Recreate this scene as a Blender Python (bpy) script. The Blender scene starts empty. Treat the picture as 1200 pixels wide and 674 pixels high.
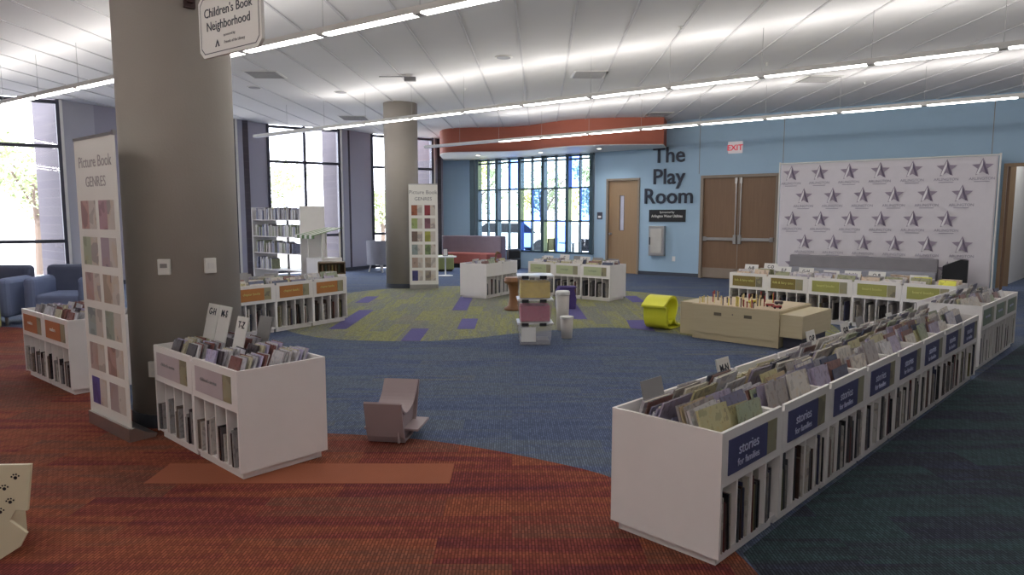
import bpy, math, random
from mathutils import Vector, Matrix
R = random.Random(7)
SC = bpy.context.scene
COL = SC.collection
rad = math.radians

# ------------------------------------------------------------------ camera, world, sun, exposure
cam_d = bpy.data.cameras.new('camera'); cam = bpy.data.objects.new('camera', cam_d); COL.objects.link(cam)
cam.location = (0, 0, 1.6); cam.rotation_euler = (rad(84), 0, 0)
cam_d.sensor_width = 36; cam_d.lens = 24; cam_d.clip_start = .05; cam_d.clip_end = 300
SC.camera = cam
W = bpy.data.worlds.new('sky'); SC.world = W; W.use_nodes = True
wn = W.node_tree; wn.nodes.clear()
_o = wn.nodes.new('ShaderNodeOutputWorld'); _b = wn.nodes.new('ShaderNodeBackground')
_b.inputs[0].default_value = (.83, .88, 1, 1); _b.inputs[1].default_value = 9.5
wn.links.new(_b.outputs[0], _o.inputs[0])
sun_d = bpy.data.lights.new('sun', 'SUN'); sun = bpy.data.objects.new('sun', sun_d); COL.objects.link(sun)
sun_d.energy = 7.0; sun_d.angle = rad(2); sun_d.color = (1, .96, .9)
sun.rotation_euler = (rad(40), 0, rad(35))
SC.view_settings.view_transform = 'Standard'; SC.view_settings.look = 'None'
SC.view_settings.gamma = 1; SC.view_settings.use_curve_mapping = False
SC.view_settings.exposure = 0.0
UP_POWER = 4.6; DOWN_EMIT = 18
SC.cycles.use_denoising = True
SC.cycles.max_bounces = 8; SC.cycles.transparent_max_bounces = 16
SC.cycles.sample_clamp_indirect = 4

# ------------------------------------------------------------------ materials
MATS = {}
def srgb(r, g, b):
    f = lambda c: (c/255/12.92) if c/255 <= .04045 else ((c/255+.055)/1.055)**2.4
    return (f(r), f(g), f(b), 1)
def nt(name):
    m = bpy.data.materials.new(name); m.use_nodes = True
    t = m.node_tree; t.nodes.clear()
    o = t.nodes.new('ShaderNodeOutputMaterial')
    return m, t, o
def mat(name, rgb, rough=.6, metal=0., spec=.4, noise=.05, scale=6., bump=0., bscale=80.):
    if name in MATS: return MATS[name]
    m, t, o = nt(name)
    p = t.nodes.new('ShaderNodeBsdfPrincipled')
    p.inputs['Roughness'].default_value = rough; p.inputs['Metallic'].default_value = metal
    p.inputs['Specular IOR Level'].default_value = spec
    c = srgb(*rgb)
    tc = t.nodes.new('ShaderNodeTexCoord')
    n = t.nodes.new('ShaderNodeTexNoise'); n.inputs['Scale'].default_value = scale; n.inputs['Detail'].default_value = 3
    t.links.new(tc.outputs['Object'], n.inputs['Vector'])
    r = t.nodes.new('ShaderNodeMix'); r.data_type = 'RGBA'
    r.inputs[6].default_value = (c[0]*(1-noise*2), c[1]*(1-noise*2), c[2]*(1-noise*2), 1)
    r.inputs[7].default_value = (min(1, c[0]*(1+noise*2)), min(1, c[1]*(1+noise*2)), min(1, c[2]*(1+noise*2)), 1)
    t.links.new(n.outputs[0], r.inputs[0]); t.links.new(r.outputs[2], p.inputs['Base Color'])
    if bump:
        n2 = t.nodes.new('ShaderNodeTexNoise'); n2.inputs['Scale'].default_value = bscale
        t.links.new(tc.outputs['Object'], n2.inputs['Vector'])
        b = t.nodes.new('ShaderNodeBump'); b.inputs['Strength'].default_value = bump; b.inputs['Distance'].default_value = .01
        t.links.new(n2.outputs[0], b.inputs['Height']); t.links.new(b.outputs[0], p.inputs['Normal'])
    t.links.new(p.outputs[0], o.inputs[0]); MATS[name] = m
    return m
def emit(name, rgb, s):
    m, t, o = nt(name); e = t.nodes.new('ShaderNodeEmission')
    e.inputs[0].default_value = srgb(*rgb); e.inputs[1].default_value = s
    t.links.new(e.outputs[0], o.inputs[0]); MATS[name] = m; return m
def glass(name, rgb=(255, 255, 255), gloss=.06, rough=.02):
    m, t, o = nt(name)
    a = t.nodes.new('ShaderNodeBsdfTransparent'); a.inputs[0].default_value = srgb(*rgb)
    g = t.nodes.new('ShaderNodeBsdfGlossy'); g.inputs['Roughness'].default_value = rough
    x = t.nodes.new('ShaderNodeMixShader'); x.inputs[0].default_value = gloss
    t.links.new(a.outputs[0], x.inputs[1]); t.links.new(g.outputs[0], x.inputs[2]); t.links.new(x.outputs[0], o.inputs[0])
    MATS[name] = m; return m
def cloudy(name, rgb, alpha=.5):
    # translucent plastic: see-through mixed with a milky surface
    m, t, o = nt(name)
    a = t.nodes.new('ShaderNodeBsdfTransparent'); p = t.nodes.new('ShaderNodeBsdfPrincipled')
    p.inputs['Base Color'].default_value = srgb(*rgb); p.inputs['Roughness'].default_value = .3
    x = t.nodes.new('ShaderNodeMixShader'); x.inputs[0].default_value = alpha
    t.links.new(a.outputs[0], x.inputs[1]); t.links.new(p.outputs[0], x.inputs[2]); t.links.new(x.outputs[0], o.inputs[0])
    MATS[name] = m; return m
def carpet(name, cols, stripe_along_x=True, weave=.55):
    """plank carpet: random plank tone, long streaks, fine dashed weave"""
    m, t, o = nt(name); N = t.nodes.new; L = t.links.new
    p = N('ShaderNodeBsdfPrincipled'); p.inputs['Roughness'].default_value = .95; p.inputs['Specular IOR Level'].default_value = .1
    tc = N('ShaderNodeTexCoord')
    mp = N('ShaderNodeMapping'); mp.vector_type = 'POINT'
    if not stripe_along_x: mp.inputs['Rotation'].default_value = (0, 0, rad(90))
    L(tc.outputs['Object'], mp.inputs['Vector'])
    br = N('ShaderNodeTexBrick'); br.offset = .37; br.inputs['Scale'].default_value = 1
    br.inputs['Brick Width'].default_value = 1.0; br.inputs['Row Height'].default_value = .25
    br.inputs['Mortar Size'].default_value = 0; br.inputs['Color1'].default_value = (0, 0, 0, 1); br.inputs['Color2'].default_value = (1, 1, 1, 1)
    L(mp.outputs[0], br.inputs['Vector'])
    mp2 = N('ShaderNodeMapping'); mp2.inputs['Scale'].default_value = (.8, 7, 1); L(mp.outputs[0], mp2.inputs['Vector'])
    ns = N('ShaderNodeTexNoise'); ns.inputs['Scale'].default_value = 1.6; ns.inputs['Detail'].default_value = 4
    L(mp2.outputs[0], ns.inputs['Vector'])
    mx = N('ShaderNodeMix'); mx.data_type = 'FLOAT'; mx.inputs[0].default_value = .6
    L(br.outputs['Color'], mx.inputs[2]); L(ns.outputs[0], mx.inputs[3])
    rp = N('ShaderNodeValToRGB'); rp.color_ramp.elements[0].position = .22; rp.color_ramp.elements[1].position = .75
    k = len(cols)
    rp.color_ramp.elements[0].color = srgb(*cols[0]); rp.color_ramp.elements[1].color = srgb(*cols[-1])
    for i in range(1, k-1):
        e = rp.color_ramp.elements.new(.22+.53*i/(k-1)); e.color = srgb(*cols[i])
    L(mx.outputs[0], rp.inputs[0])
    w = N('ShaderNodeTexBrick'); w.offset = .5; w.inputs['Scale'].default_value = 1
    mpw = N('ShaderNodeMapping'); mpw.inputs['Rotation'].default_value = (0, 0, rad(90)); L(tc.outputs['Object'], mpw.inputs['Vector'])
    w.inputs['Brick Width'].default_value = .05; w.inputs['Row Height'].default_value = .016; w.inputs['Mortar Size'].default_value = .0032
    w.inputs['Mortar Smooth'].default_value = .2
    w.inputs['Color1'].default_value = (1, 1, 1, 1); w.inputs['Color2'].default_value = (.62, .62, .62, 1); w.inputs['Mortar'].default_value = (1-weave,)*3+(1,)
    L(mpw.outputs[0], w.inputs['Vector'])
    ml = N('ShaderNodeMix'); ml.data_type = 'RGBA'; ml.blend_type = 'MULTIPLY'; ml.inputs[0].default_value = 1
    L(rp.outputs[0], ml.inputs[6]); L(w.outputs['Color'], ml.inputs[7]); L(ml.outputs[2], p.inputs['Base Color'])
    bp = N('ShaderNodeBump'); bp.inputs['Strength'].default_value = .4; bp.inputs['Distance'].default_value = .004
    L(w.outputs['Color'], bp.inputs['Height']); L(bp.outputs[0], p.inputs['Normal'])
    L(p.outputs[0], o.inputs[0]); MATS[name] = m; return m
def brick(name, c1, c2, mortar, bw=.4, rh=.2, ms=.012):
    m, t, o = nt(name); N = t.nodes.new; L = t.links.new
    p = N('ShaderNodeBsdfPrincipled'); p.inputs['Roughness'].default_value = .9
    tc = N('ShaderNodeTexCoord'); mp = N('ShaderNodeMapping'); mp.inputs['Rotation'].default_value = (rad(90), 0, 0)
    sp = N('ShaderNodeSeparateXYZ'); cb = N('ShaderNodeCombineXYZ'); ad = N('ShaderNodeMath'); ad.operation = 'ADD'
    L(tc.outputs['Object'], sp.inputs[0]); L(sp.outputs[0], ad.inputs[0]); L(sp.outputs[1], ad.inputs[1])
    L(ad.outputs[0], cb.inputs[0]); L(sp.outputs[2], cb.inputs[1])
    b = N('ShaderNodeTexBrick'); b.inputs['Scale'].default_value = 1; b.inputs['Brick Width'].default_value = bw; b.inputs['Row Height'].default_value = rh
    b.inputs['Mortar Size'].default_value = ms; b.inputs['Color1'].default_value = srgb(*c1); b.inputs['Color2'].default_value = srgb(*c2); b.inputs['Mortar'].default_value = srgb(*mortar)
    L(cb.outputs[0], b.inputs['Vector']); L(b.outputs['Color'], p.inputs['Base Color']); L(p.outputs[0], o.inputs[0]); MATS[name] = m; return m
def wood(name, c1, c2, vertical=True):
    m, t, o = nt(name); N = t.nodes.new; L = t.links.new
    p = N('ShaderNodeBsdfPrincipled'); p.inputs['Roughness'].default_value = .5
    tc = N('ShaderNodeTexCoord'); mp = N('ShaderNodeMapping'); mp.inputs['Scale'].default_value = (22, 22, 1.2) if vertical else (2, 2, 20)
    L(tc.outputs['Object'], mp.inputs['Vector'])
    n = N('ShaderNodeTexNoise'); n.inputs['Scale'].default_value = 1.5; n.inputs['Detail'].default_value = 5; L(mp.outputs[0], n.inputs['Vector'])
    r = N('ShaderNodeMix'); r.data_type = 'RGBA'; r.inputs[6].default_value = srgb(*c1); r.inputs[7].default_value = srgb(*c2)
    L(n.outputs[0], r.inputs[0]); L(r.outputs[2], p.inputs['Base Color']); L(p.outputs[0], o.inputs[0]); MATS[name] = m; return m
def art(name, gloss=.35, amount=.55, attr=False, scale=5.):
    """printed cover: the object's own colour broken up by procedural artwork"""
    m, t, o = nt(name); N = t.nodes.new; L = t.links.new
    p = N('ShaderNodeBsdfPrincipled'); p.inputs['Roughness'].default_value = gloss
    tc = N('ShaderNodeTexCoord'); oi = N('ShaderNodeObjectInfo')
    ad = N('ShaderNodeVectorMath'); ad.operation = 'ADD'
    ml = N('ShaderNodeMath'); ml.operation = 'MULTIPLY'; ml.inputs[1].default_value = 90
    L(oi.outputs['Random'], ml.inputs[0]); L(tc.outputs['Object'], ad.inputs[0]); L(ml.outputs[0], ad.inputs[1])
    v = N('ShaderNodeTexNoise'); v.inputs['Scale'].default_value = scale if not attr else 14; v.inputs['Detail'].default_value = 2
    L(ad.outputs[0], v.inputs['Vector'])
    rp = N('ShaderNodeValToRGB'); rp.color_ramp.interpolation = 'CONSTANT'
    for i, (q, c) in enumerate([(0, (.55, .55, .55, 1)), (.4, (1, 1, 1, 1)), (.55, (1.0, .9, .75, 1)), (.62, (.35, .3, .35, 1))]):
        if i < 2: rp.color_ramp.elements[i].position = q; rp.color_ramp.elements[i].color = c
        else: e = rp.color_ramp.elements.new(q); e.color = c
    L(v.outputs[0], rp.inputs[0])
    mx = N('ShaderNodeMix'); mx.data_type = 'RGBA'; mx.blend_type = 'MULTIPLY'; mx.inputs[0].default_value = amount
    if attr:
        a = N('ShaderNodeAttribute'); a.attribute_name = 'Col'; L(a.outputs['Color'], mx.inputs[6])
    else: L(oi.outputs['Color'], mx.inputs[6])
    L(rp.outputs[0], mx.inputs[7]); L(mx.outputs[2], p.inputs['Base Color']); L(p.outputs[0], o.inputs[0]); MATS[name] = m; return m

M_white = mat('bin_white', (232, 228, 226), .45, noise=.02)
M_wallblue = mat('wall_blue', (160, 186, 206), .8, noise=.02, scale=2)
M_wallgrey = mat('wall_grey', (186, 184, 190), .85, noise=.02, scale=2)
M_pier = mat('pier_grey', (168, 164, 174), .85, noise=.02, scale=2)
M_colm = mat('column_paint', (154, 147, 139), .85, noise=.03, scale=3, bump=.1)
M_ceil = mat('ceiling_white', (226, 224, 222), .9, noise=.015, scale=1.5)
M_tbar = mat('ceiling_bar', (205, 203, 203), .7)
M_rubber = mat('rubber_base', (62, 66, 76), .6)
M_redsof = mat('soffit_red', (172, 98, 78), .7, noise=.03, scale=2)
M_dark = mat('dark_metal', (70, 70, 82), .45, .3)
M_black = mat('black', (24, 24, 28), .5)
M_navy = mat('navy_letter', (34, 40, 56), .5)
M_steel = mat('steel', (176, 174, 172), .3, .8)
M_grey = mat('grey_plastic', (140, 138, 138), .5)
M_offw = mat('off_white', (228, 226, 220), .5, noise=.01)
M_wood = wood('door_wood', (112, 84, 62), (134, 104, 78))
M_wood2 = wood('door_wood_light', (146, 118, 88), (160, 132, 100))
M_frame = mat('door_frame', (140, 126, 112), .5)
M_maple = wood('maple', (178, 164, 132), (192, 178, 146), False)
M_maple2 = mat('maple_top', (194, 174, 144), .5, noise=.05)
M_glass = glass('window_glass')
M_gclear = glass('glass_pale', (225, 235, 240)); M_gblue = glass('glass_blue', (176, 200, 250)); M_ggreen = glass('glass_green', (238, 242, 214)); M_ggrey = glass('glass_grey', (214, 220, 226))
M_brick = brick('outside_brick', (84, 78, 84), (79, 73, 81), (90, 84, 89), .8, .2)
M_cover = art('book_cover'); M_coverA = art('book_cover_mixed', attr=True)
M_dvd = art('dvd_sleeve', .12, .45)
M_pages = mat('book_pages', (214, 208, 196), .8)
M_card = mat('card_white', (222, 220, 216), .6, noise=.01)
M_red = carpet('carpet_red', [(108, 56, 64), (134, 68, 62), (156, 90, 66), (130, 86, 72), (144, 76, 64)])
M_orange = mat('carpet_orange', (146, 84, 58), .95, noise=.04, bump=.3, bscale=300)
M_blue = carpet('carpet_blue', [(86, 98, 128), (96, 108, 136), (106, 116, 130), (90, 102, 134), (112, 118, 126)], weave=.5)
M_green = carpet('carpet_green', [(134, 136, 124), (144, 144, 120), (154, 154, 104), (134, 136, 128), (144, 140, 124)], False, weave=.4)
M_purple = mat('carpet_purple', (84, 78, 130), .95, noise=.06, bump=.3, bscale=300)
M_teal = carpet('carpet_teal', [(68, 68, 88), (70, 78, 88), (72, 92, 96), (68, 72, 82), (72, 76, 98)], weave=.55)

# ------------------------------------------------------------------ mesh helpers
class MB:
    def __init__(s): s.v = []; s.f = []; s.m = []; s.c = []
    def add(s, vs, fs, m=0, c=None):
        n = len(s.v); s.v += [tuple(x) for x in vs]
        for f in fs: s.f.append(tuple(i+n for i in f)); s.m.append(m); s.c.append(c)
        return s
    def box(s, x0, x1, y0, y1, z0, z1, m=0, X=None, c=None):
        vs = [Vector((x, y, z)) for z in (z0, z1) for y in (y0, y1) for x in (x0, x1)]
        if X is not None: vs = [X @ v for v in vs]
        return s.add(vs, [(0, 2, 3, 1), (4, 5, 7, 6), (0, 1, 5, 4), (2, 6, 7, 3), (0, 4, 6, 2), (1, 3, 7, 5)], m, c)
    def prism(s, poly, z0, z1, m=0, X=None):
        n = len(poly); vs = [Vector((p[0], p[1], z0)) for p in poly]+[Vector((p[0], p[1], z1)) for p in poly]
        if X is not None: vs = [X @ v for v in vs]
        return s.add(vs, [tuple(range(n))[::-1], tuple(range(n, 2*n))]+[(i, (i+1) % n, n+(i+1) % n, n+i) for i in range(n)], m)
    def lathe(s, prof, n=24, m=0, X=None, cap=True):
        vs = []; fs = []
        for r, z in prof:
            for k in range(n):
                a = 2*math.pi*k/n; vs.append(Vector((r*math.cos(a), r*math.sin(a), z)))
        for i in range(len(prof)-1):
            for k in range(n):
                fs.append((i*n+k, i*n+(k+1) % n, (i+1)*n+(k+1) % n, (i+1)*n+k))
        if cap: fs.append(tuple(range(n))[::-1]); fs.append(tuple((len(prof)-1)*n+k for k in range(n)))
        if X is not None: vs = [X @ v for v in vs]
        return s.add(vs, fs, m)
    def tube(s, pts, r, n=8, m=0):
        pts = [Vector(p) for p in pts]
        for a, b in zip(pts, pts[1:]):
            d = (b-a); q = d.to_track_quat('Z', 'Y').to_matrix().to_4x4(); s.lathe([(r, 0), (r, d.length)], n, m, Matrix.Translation(a) @ q)
        return s
    def sheet(s, prof, w0, w1, th, m=0, X=None):
        """a bent sheet: profile points (y,z) in the side plane, thickness th, extruded in x from w0 to w1"""
        n = len(prof); P = [Vector(p) for p in prof]; off = []
        for i in range(n):
            a = P[max(0, i-1)]; b = P[min(n-1, i+1)]; t = (b-a).normalized(); off.append(P[i]+Vector((-t.y, t.x))*th)
        loop = P+off[::-1]; k = len(loop)
        vs = [Vector((w, p.x, p.y)) for w in (w0, w1) for p in loop]
        if X is not None: vs = [X @ v for v in vs]
        fs = [(i, (i+1) % k, k+(i+1) % k, k+i) for i in range(k)]
        for i in range(n-1):
            fs.append((i, 2*n-1-i, 2*n-2-i, i+1)); fs.append((k+i, k+i+1, k+2*n-2-i, k+2*n-1-i))
        return s.add(vs, fs, m)
    def build(s, name, mats, parent=None, loc=None, rz=0, smooth=False, bevel=0, sub=0):
        me = bpy.data.meshes.new(name); me.from_pydata(s.v, [], s.f)
        if not isinstance(mats, (list, tuple)): mats = [mats]
        for x in mats: me.materials.append(x)
        me.polygons.foreach_set('material_index', s.m)
        if smooth: me.polygons.foreach_set('use_smooth', [True]*len(s.f))
        if any(c is not None for c in s.c):
            ca = me.color_attributes.new('Col', 'FLOAT_COLOR', 'CORNER'); d = []
            for p in me.polygons:
                for _ in p.loop_indices: d += list(s.c[p.index] or (1, 1, 1, 1))
            ca.data.foreach_set('color', d)
        me.update()
        o = bpy.data.objects.new(name, me); COL.objects.link(o)
        if parent: o.parent = parent
        if loc: o.location = loc
        if rz: o.rotation_euler = (0, 0, rz)
        if bevel:
            b = o.modifiers.new('bevel', 'BEVEL'); b.width = bevel; b.segments = 3; b.limit_method = 'ANGLE'
        if sub:
            q = o.modifiers.new('sub', 'SUBSURF'); q.levels = q.render_levels = sub
        return o
def tag(o, label=None, cat=None, group=None, kind=None):
    if label: o['label'] = label
    if cat: o['category'] = cat
    if group: o['group'] = group
    if kind: o['kind'] = kind
    return o
def thing(name, label, cat, loc=(0, 0, 0), rz=0, group=None):
    o = bpy.data.objects.new(name, None); COL.objects.link(o); o.empty_display_size = .1
    o.location = loc; o.rotation_euler = (0, 0, rz); return tag(o, label, cat, group)
def struct(o): o['kind'] = 'structure'; return o
def frame2(o, u, z=0):
    """matrix with x along u (plan), y = u turned left, z up, at o"""
    l = math.hypot(*u); ux, uy = u[0]/l, u[1]/l
    return Matrix(((ux, -uy, 0, o[0]), (uy, ux, 0, o[1]), (0, 0, 1, z), (0, 0, 0, 1)))
FONT_CACHE = {}
def text_mesh(body, size, ext=.001, align='CENTER', bold=0., sx=1.):
    cu = bpy.data.curves.new('t', 'FONT'); cu.body = body; cu.size = size; cu.extrude = ext; cu.align_x = align; cu.offset = bold; cu.resolution_u = 3
    cu.space_line = 1.0
    ob = bpy.data.objects.new('t', cu); COL.objects.link(ob); bpy.context.view_layer.update()
    me = bpy.data.meshes.new_from_object(ob.evaluated_get(bpy.context.evaluated_depsgraph_get()))
    bpy.data.objects.remove(ob); bpy.data.curves.remove(cu); me.name = 'lettering'
    if sx != 1.:
        for v in me.vertices: v.co.x *= sx
    return me
def lettering(body, size, m, parent, loc, rot=(rad(90), 0, 0), align='CENTER', ext=.001, bold=0., name='lettering', sx=1.):
    key = (body, size, align, ext, bold, m.name, sx)
    if key not in FONT_CACHE:
        me = text_mesh(body, size, ext, align, bold, sx); me.materials.clear(); me.materials.append(m); FONT_CACHE[key] = me
    o = bpy.data.objects.new(name, FONT_CACHE[key]); COL.objects.link(o); o.parent = parent; o.location = loc; o.rotation_euler = rot
    return o
ORD = 'first second third fourth fifth sixth seventh eighth ninth tenth eleventh twelfth thirteenth fourteenth fifteenth sixteenth seventeenth eighteenth nineteenth twentieth'.split()
def ordw(i):
    tens = ['', '', 'twenty', 'thirty', 'forty', 'fifty', 'sixty']
    if i < 20: return ORD[i]
    a, b = divmod(i+1, 10)
    if b == 0: return tens[a][:-1]+'ieth'
    return tens[a]+'-'+ORD[b-1]
def chaikin(P, k=2, closed=False):
    for _ in range(k):
        Q = []; n = len(P)
        if not closed: Q.append(P[0])
        for i in range(n if closed else n-1):
            a, b = P[i], P[(i+1) % n]
            Q += [(a[0]*.75+b[0]*.25, a[1]*.75+b[1]*.25), (a[0]*.25+b[0]*.75, a[1]*.25+b[1]*.75)]
        if not closed: Q.append(P[-1])
        P = Q
    return P

# ------------------------------------------------------------------ the room shell
ZC = 4.05
WB = (4.75, 17.75); WU = (.809, -.588)
def wp(t, off=0.):       # a point on the blue back wall, off metres in front of it
    return (WB[0]+WU[0]*t-.588*off, WB[1]+WU[1]*t-.809*off)
P0 = (-12.2, -6); P1 = (-12.2, 13.17); P2 = (-9.6, 14.8); P3 = (-8.84, 16.6); P4 = (-7.06, 17.71); P5 = (-6.6, 18.66)
P6 = (-4.9, 19.75); P7 = (-4.25, 20.86); P8 = (-2.5, 21.97); P9 = (-2.25, 22.5); P10 = (-1.31, 22.15)
P13 = wp(-2.98); P14 = wp(7.5); P15 = (P14[0], -6)
room = [P0, P15, P14, (P14[0]+4.5, P14[1]+1), (P14[0]+4.5, 20), (9.5, 20), wp(5.0), P13, P10, P9, P8, P7, P6, P5, P4, P3, P2, P1]
fl = MB(); fl.add([(x, y, 0) for x, y in room], [tuple(range(len(room)))]); struct(fl.build('floor', M_blue))
cl = MB(); cl.prism(room, ZC, ZC+.25); struct(cl.build('ceiling', M_ceil))
def zone(poly, m, z):
    b = MB(); b.add([(x, y, z) for x, y in poly], [tuple(range(len(poly)))]); return struct(b.build('floor', m))
redp = chaikin([(-12.1, 10.1), (-7.4, 9.85), (-6.7, 9.5), (-5.2, 8.0), (-4.0, 6.4), (-3.2, 5.5), (-2.3, 5.0), (-1.36, 4.91), (-.74, 4.8), (-.24, 4.6), (.22, 4.34), (.6, 4.09), (.95, 3.6), (1.1, 3.0), (1.12, 2.7), (1.0, 1.6), (1.0, -5.9)], 2)
zone(redp+[(-12.1, -5.9)], M_red, .002)
zone(chaikin([(-3.5, 9.9), (-2.97, 9.2), (-2.46, 8.81), (-1.98, 8.66), (-1.09, 8.58), (-.45, 8.85), (0, 9.2), (.85, 9.6), (1.3, 9.72), (1.7, 9.63), (2.3, 9.07), (3.4, 8.3), (4.6, 9.0), (4.9, 11.5), (3.57, 13.3), (2.56, 14.5), (.6, 15.6), (-1.57, 15.6), (-2.8, 14.95), (-3.6, 13.9), (-4.0, 12.0)], 2, True), M_green, .003)
zone([(1.12, 2.7), (1.1, 3.1), (1.6, 3.62), (4.7, 6.75), (8.2, 10.2), (10.7, 9.5), (10.7, -5.9), (1.0, -5.9), (1.0, 1.6)], M_teal, .0015)
pz = MB()
for x0, y0, n in [(-2.9, 12.5, 1), (-2.6, 9.56, 2), (-1.43, 8.63, 1), (-.78, 9.56, 1), (-1.02, 11.5, 2), (.92, 10.5, 2), (2.24, 12.6, 1)]:
    pz.box(x0, x0+.25, y0, y0+n*.98, .0032, .0045)
pz.add([(1.69, 9.62, .0045), (1.99, 9.36, .0045), (2.07, 10.39, .0045), (1.76, 10.39, .0045)], [(0, 1, 2, 3)])
struct(pz.build('floor', M_purple))
oz = MB(); oz.box(-2.21, -.375, 3.95, 4.28, .0022, .0035); struct(oz.build('floor', M_orange))

def wall(name, a, b, m, z0=0, z1=ZC, th=.15, holes=()):
    """vertical slab from a to b; the room is on the right of a->b... thickness goes to the left (outside)"""
    X = frame2(a, (b[0]-a[0], b[1]-a[1])); L = math.hypot(b[0]-a[0], b[1]-a[1]); mb = MB(); x = 0
    for (h0, h1, hz0, hz1) in sorted(holes):
        mb.box(x, h0, 0, th, z0, z1, X=X)
        if hz0 > z0: mb.box(h0, h1, 0, th, z0, hz0, X=X)
        mb.box(h0, h1, 0, th, hz1, z1, X=X); x = h1
    mb.box(x, L, 0, th, z0, z1, X=X)
    return struct(mb.build(name, m))
wall('wall_left', P0, P1, M_wallgrey)
wall('wall_near', P15, P0, M_wallgrey)
wall('wall_right', P14, P15, M_wallgrey)
T0 = 2.98   # back wall starts at t=-2.98
HD = 2.62
wall('wall_back', P13, P14, M_wallblue, holes=[(T0-2.6, T0-1.58, 0, HD), (T0+.12, T0+2.05, 0, HD), (T0+6.42, T0+7.4, 0, HD+.03)])
wall('wall_left', P2, (-9.3, 15.5), M_wallgrey); wall('wall_left', (-9.3, 15.5), P3, M_pier)
wall('wall_left', P4, P5, M_pier); wall('wall_left', P6, P7, M_pier); wall('wall_left', P8, P9, M_pier)
wall('wall_left', P9, P10, M_wallblue)
# baseboards
def baseb(name, a, b, h=.1):
    X = frame2(a, (b[0]-a[0], b[1]-a[1])); L = math.hypot(b[0]-a[0], b[1]-a[1])
    mb = MB(); mb.box(0, L, -.012, 0, 0.004, h, X=X); struct(mb.build(name, M_rubber))
baseb('baseboard_back', P13, wp(-2.6)); baseb('baseboard_back', wp(-1.58), wp(.12)); baseb('baseboard_back', wp(2.05), wp(6.42))
for a, b in ((P2, P3), (P4, P5), (P6, P7), (P8, P9), (P9, P10)): baseb('baseboard_left', a, b)
# thin panel joints in the blue wall
for i, t in enumerate((.06, 2.12, 6.2)):
    mb = MB(); mb.box(t-.006, t+.006, -.003, 0, HD+.05 if i < 2 else 2.7, ZC, X=frame2(WB, WU)); struct(mb.build('trim_%d' % (i+1), M_frame))

# ---- tall windows on the left
def window(idx, a, b, name='window_%d'):
    X = frame2(a, (b[0]-a[0], b[1]-a[1])); L = math.hypot(b[0]-a[0], b[1]-a[1])
    f = MB(); w = .035
    for x in (0, L-2*w): f.box(x, x+2*w, -.03, .09, 0, ZC, X=X)
    for x in (L/2-w, ): f.box(x, x+2*w, -.03, .09, 0, ZC, X=X)
    for z in (0.02, 1.02, 3.03, ZC-.09): f.box(0, L, -.02, .08, z, z+.07, X=X)
    fr = struct(f.build(name % idx, M_dark))
    g = MB(); g.box(2*w, L-2*w, .02, .03, .09, ZC-.1, X=X); g.build('pane', M_glass, fr)
    # light trim strip where the frame meets the pier
    s = MB(); s.box(L-.005, L+.05, -.05, .0, 0, ZC, X=X); struct(s.build('trim_%d' % (idx+3), M_offw))
    return X, L
window(1, P1, P2); window(2, P3, P4); window(3, P5, P6); window(4, P7, P8)

# ---- coloured storefront glass in line with the back wall
tA, tB = -7.25, -3.0
X = frame2(WB, WU)
kb = MB(); kb.box(tA-.2, tB, 0, .15, 0, .5, X=X); kb.box(tA-.2, tB, 0, .15, 3.36, ZC, X=X); struct(kb.build('wall_back', M_wallblue))
sf = MB(); mul = [-7.2, -6.42, -5.55, -4.7, -3.85, -3.06]
for i, t in enumerate(mul): sf.box(t-.05, t+.05, -.08, .12, .5, 3.36, X=X)
sf.box(tA-.22, tA-.06, -.1, .3, 0, 3.36, X=X)
for z in (.5, 1.42, 2.38, 3.2, 3.3): sf.box(tA, tB, -.01, .05, z, z+.05, X=X)
for a, b in zip(mul, mul[1:]): sf.box((a+b)/2-.02, (a+b)/2+.02, -.03, .07, .5, 3.36, X=X)
sfo = struct(sf.build('window_5', mat('teal_metal', (58, 76, 84), .4, .3)))
panes = [('ggreen', 'ggrey', 'gclear'), ('ggrey', 'gclear', 'gclear'), ('gclear', 'ggrey', 'gclear'), ('gblue', 'gclear', 'gclear'), ('gclear', 'ggreen', 'gblue'), ('gclear', 'gblue', 'gclear'),
         ('gclear', 'ggrey', 'ggreen'), ('gclear', 'ggrey', 'gblue'), ('gblue', 'ggreen', 'gclear'), ('gclear', 'gblue', 'ggrey')]
GM = dict(ggreen=M_ggreen, ggrey=M_ggrey, gclear=M_gclear, gblue=M_gblue)
GN = dict(ggreen='green tinted pane', ggrey='grey tinted pane', gclear='clear pane', gblue='blue tinted pane')
k = 0
for a, b in zip(mul, mul[1:]):
    for x0, x1 in ((a+.05, (a+b)/2-.02), ((a+b)/2+.02, b-.05)):
        for (z0, z1), c in zip(((2.43, 3.3), (1.47, 2.38), (.55, 1.42)), panes[k]):
            g = MB(); g.box(x0, x1, .015, .025, z0, z1, X=X); q = g.build('pane', GM[c], sfo); q['label'] = GN[c]
        k += 1

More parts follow.
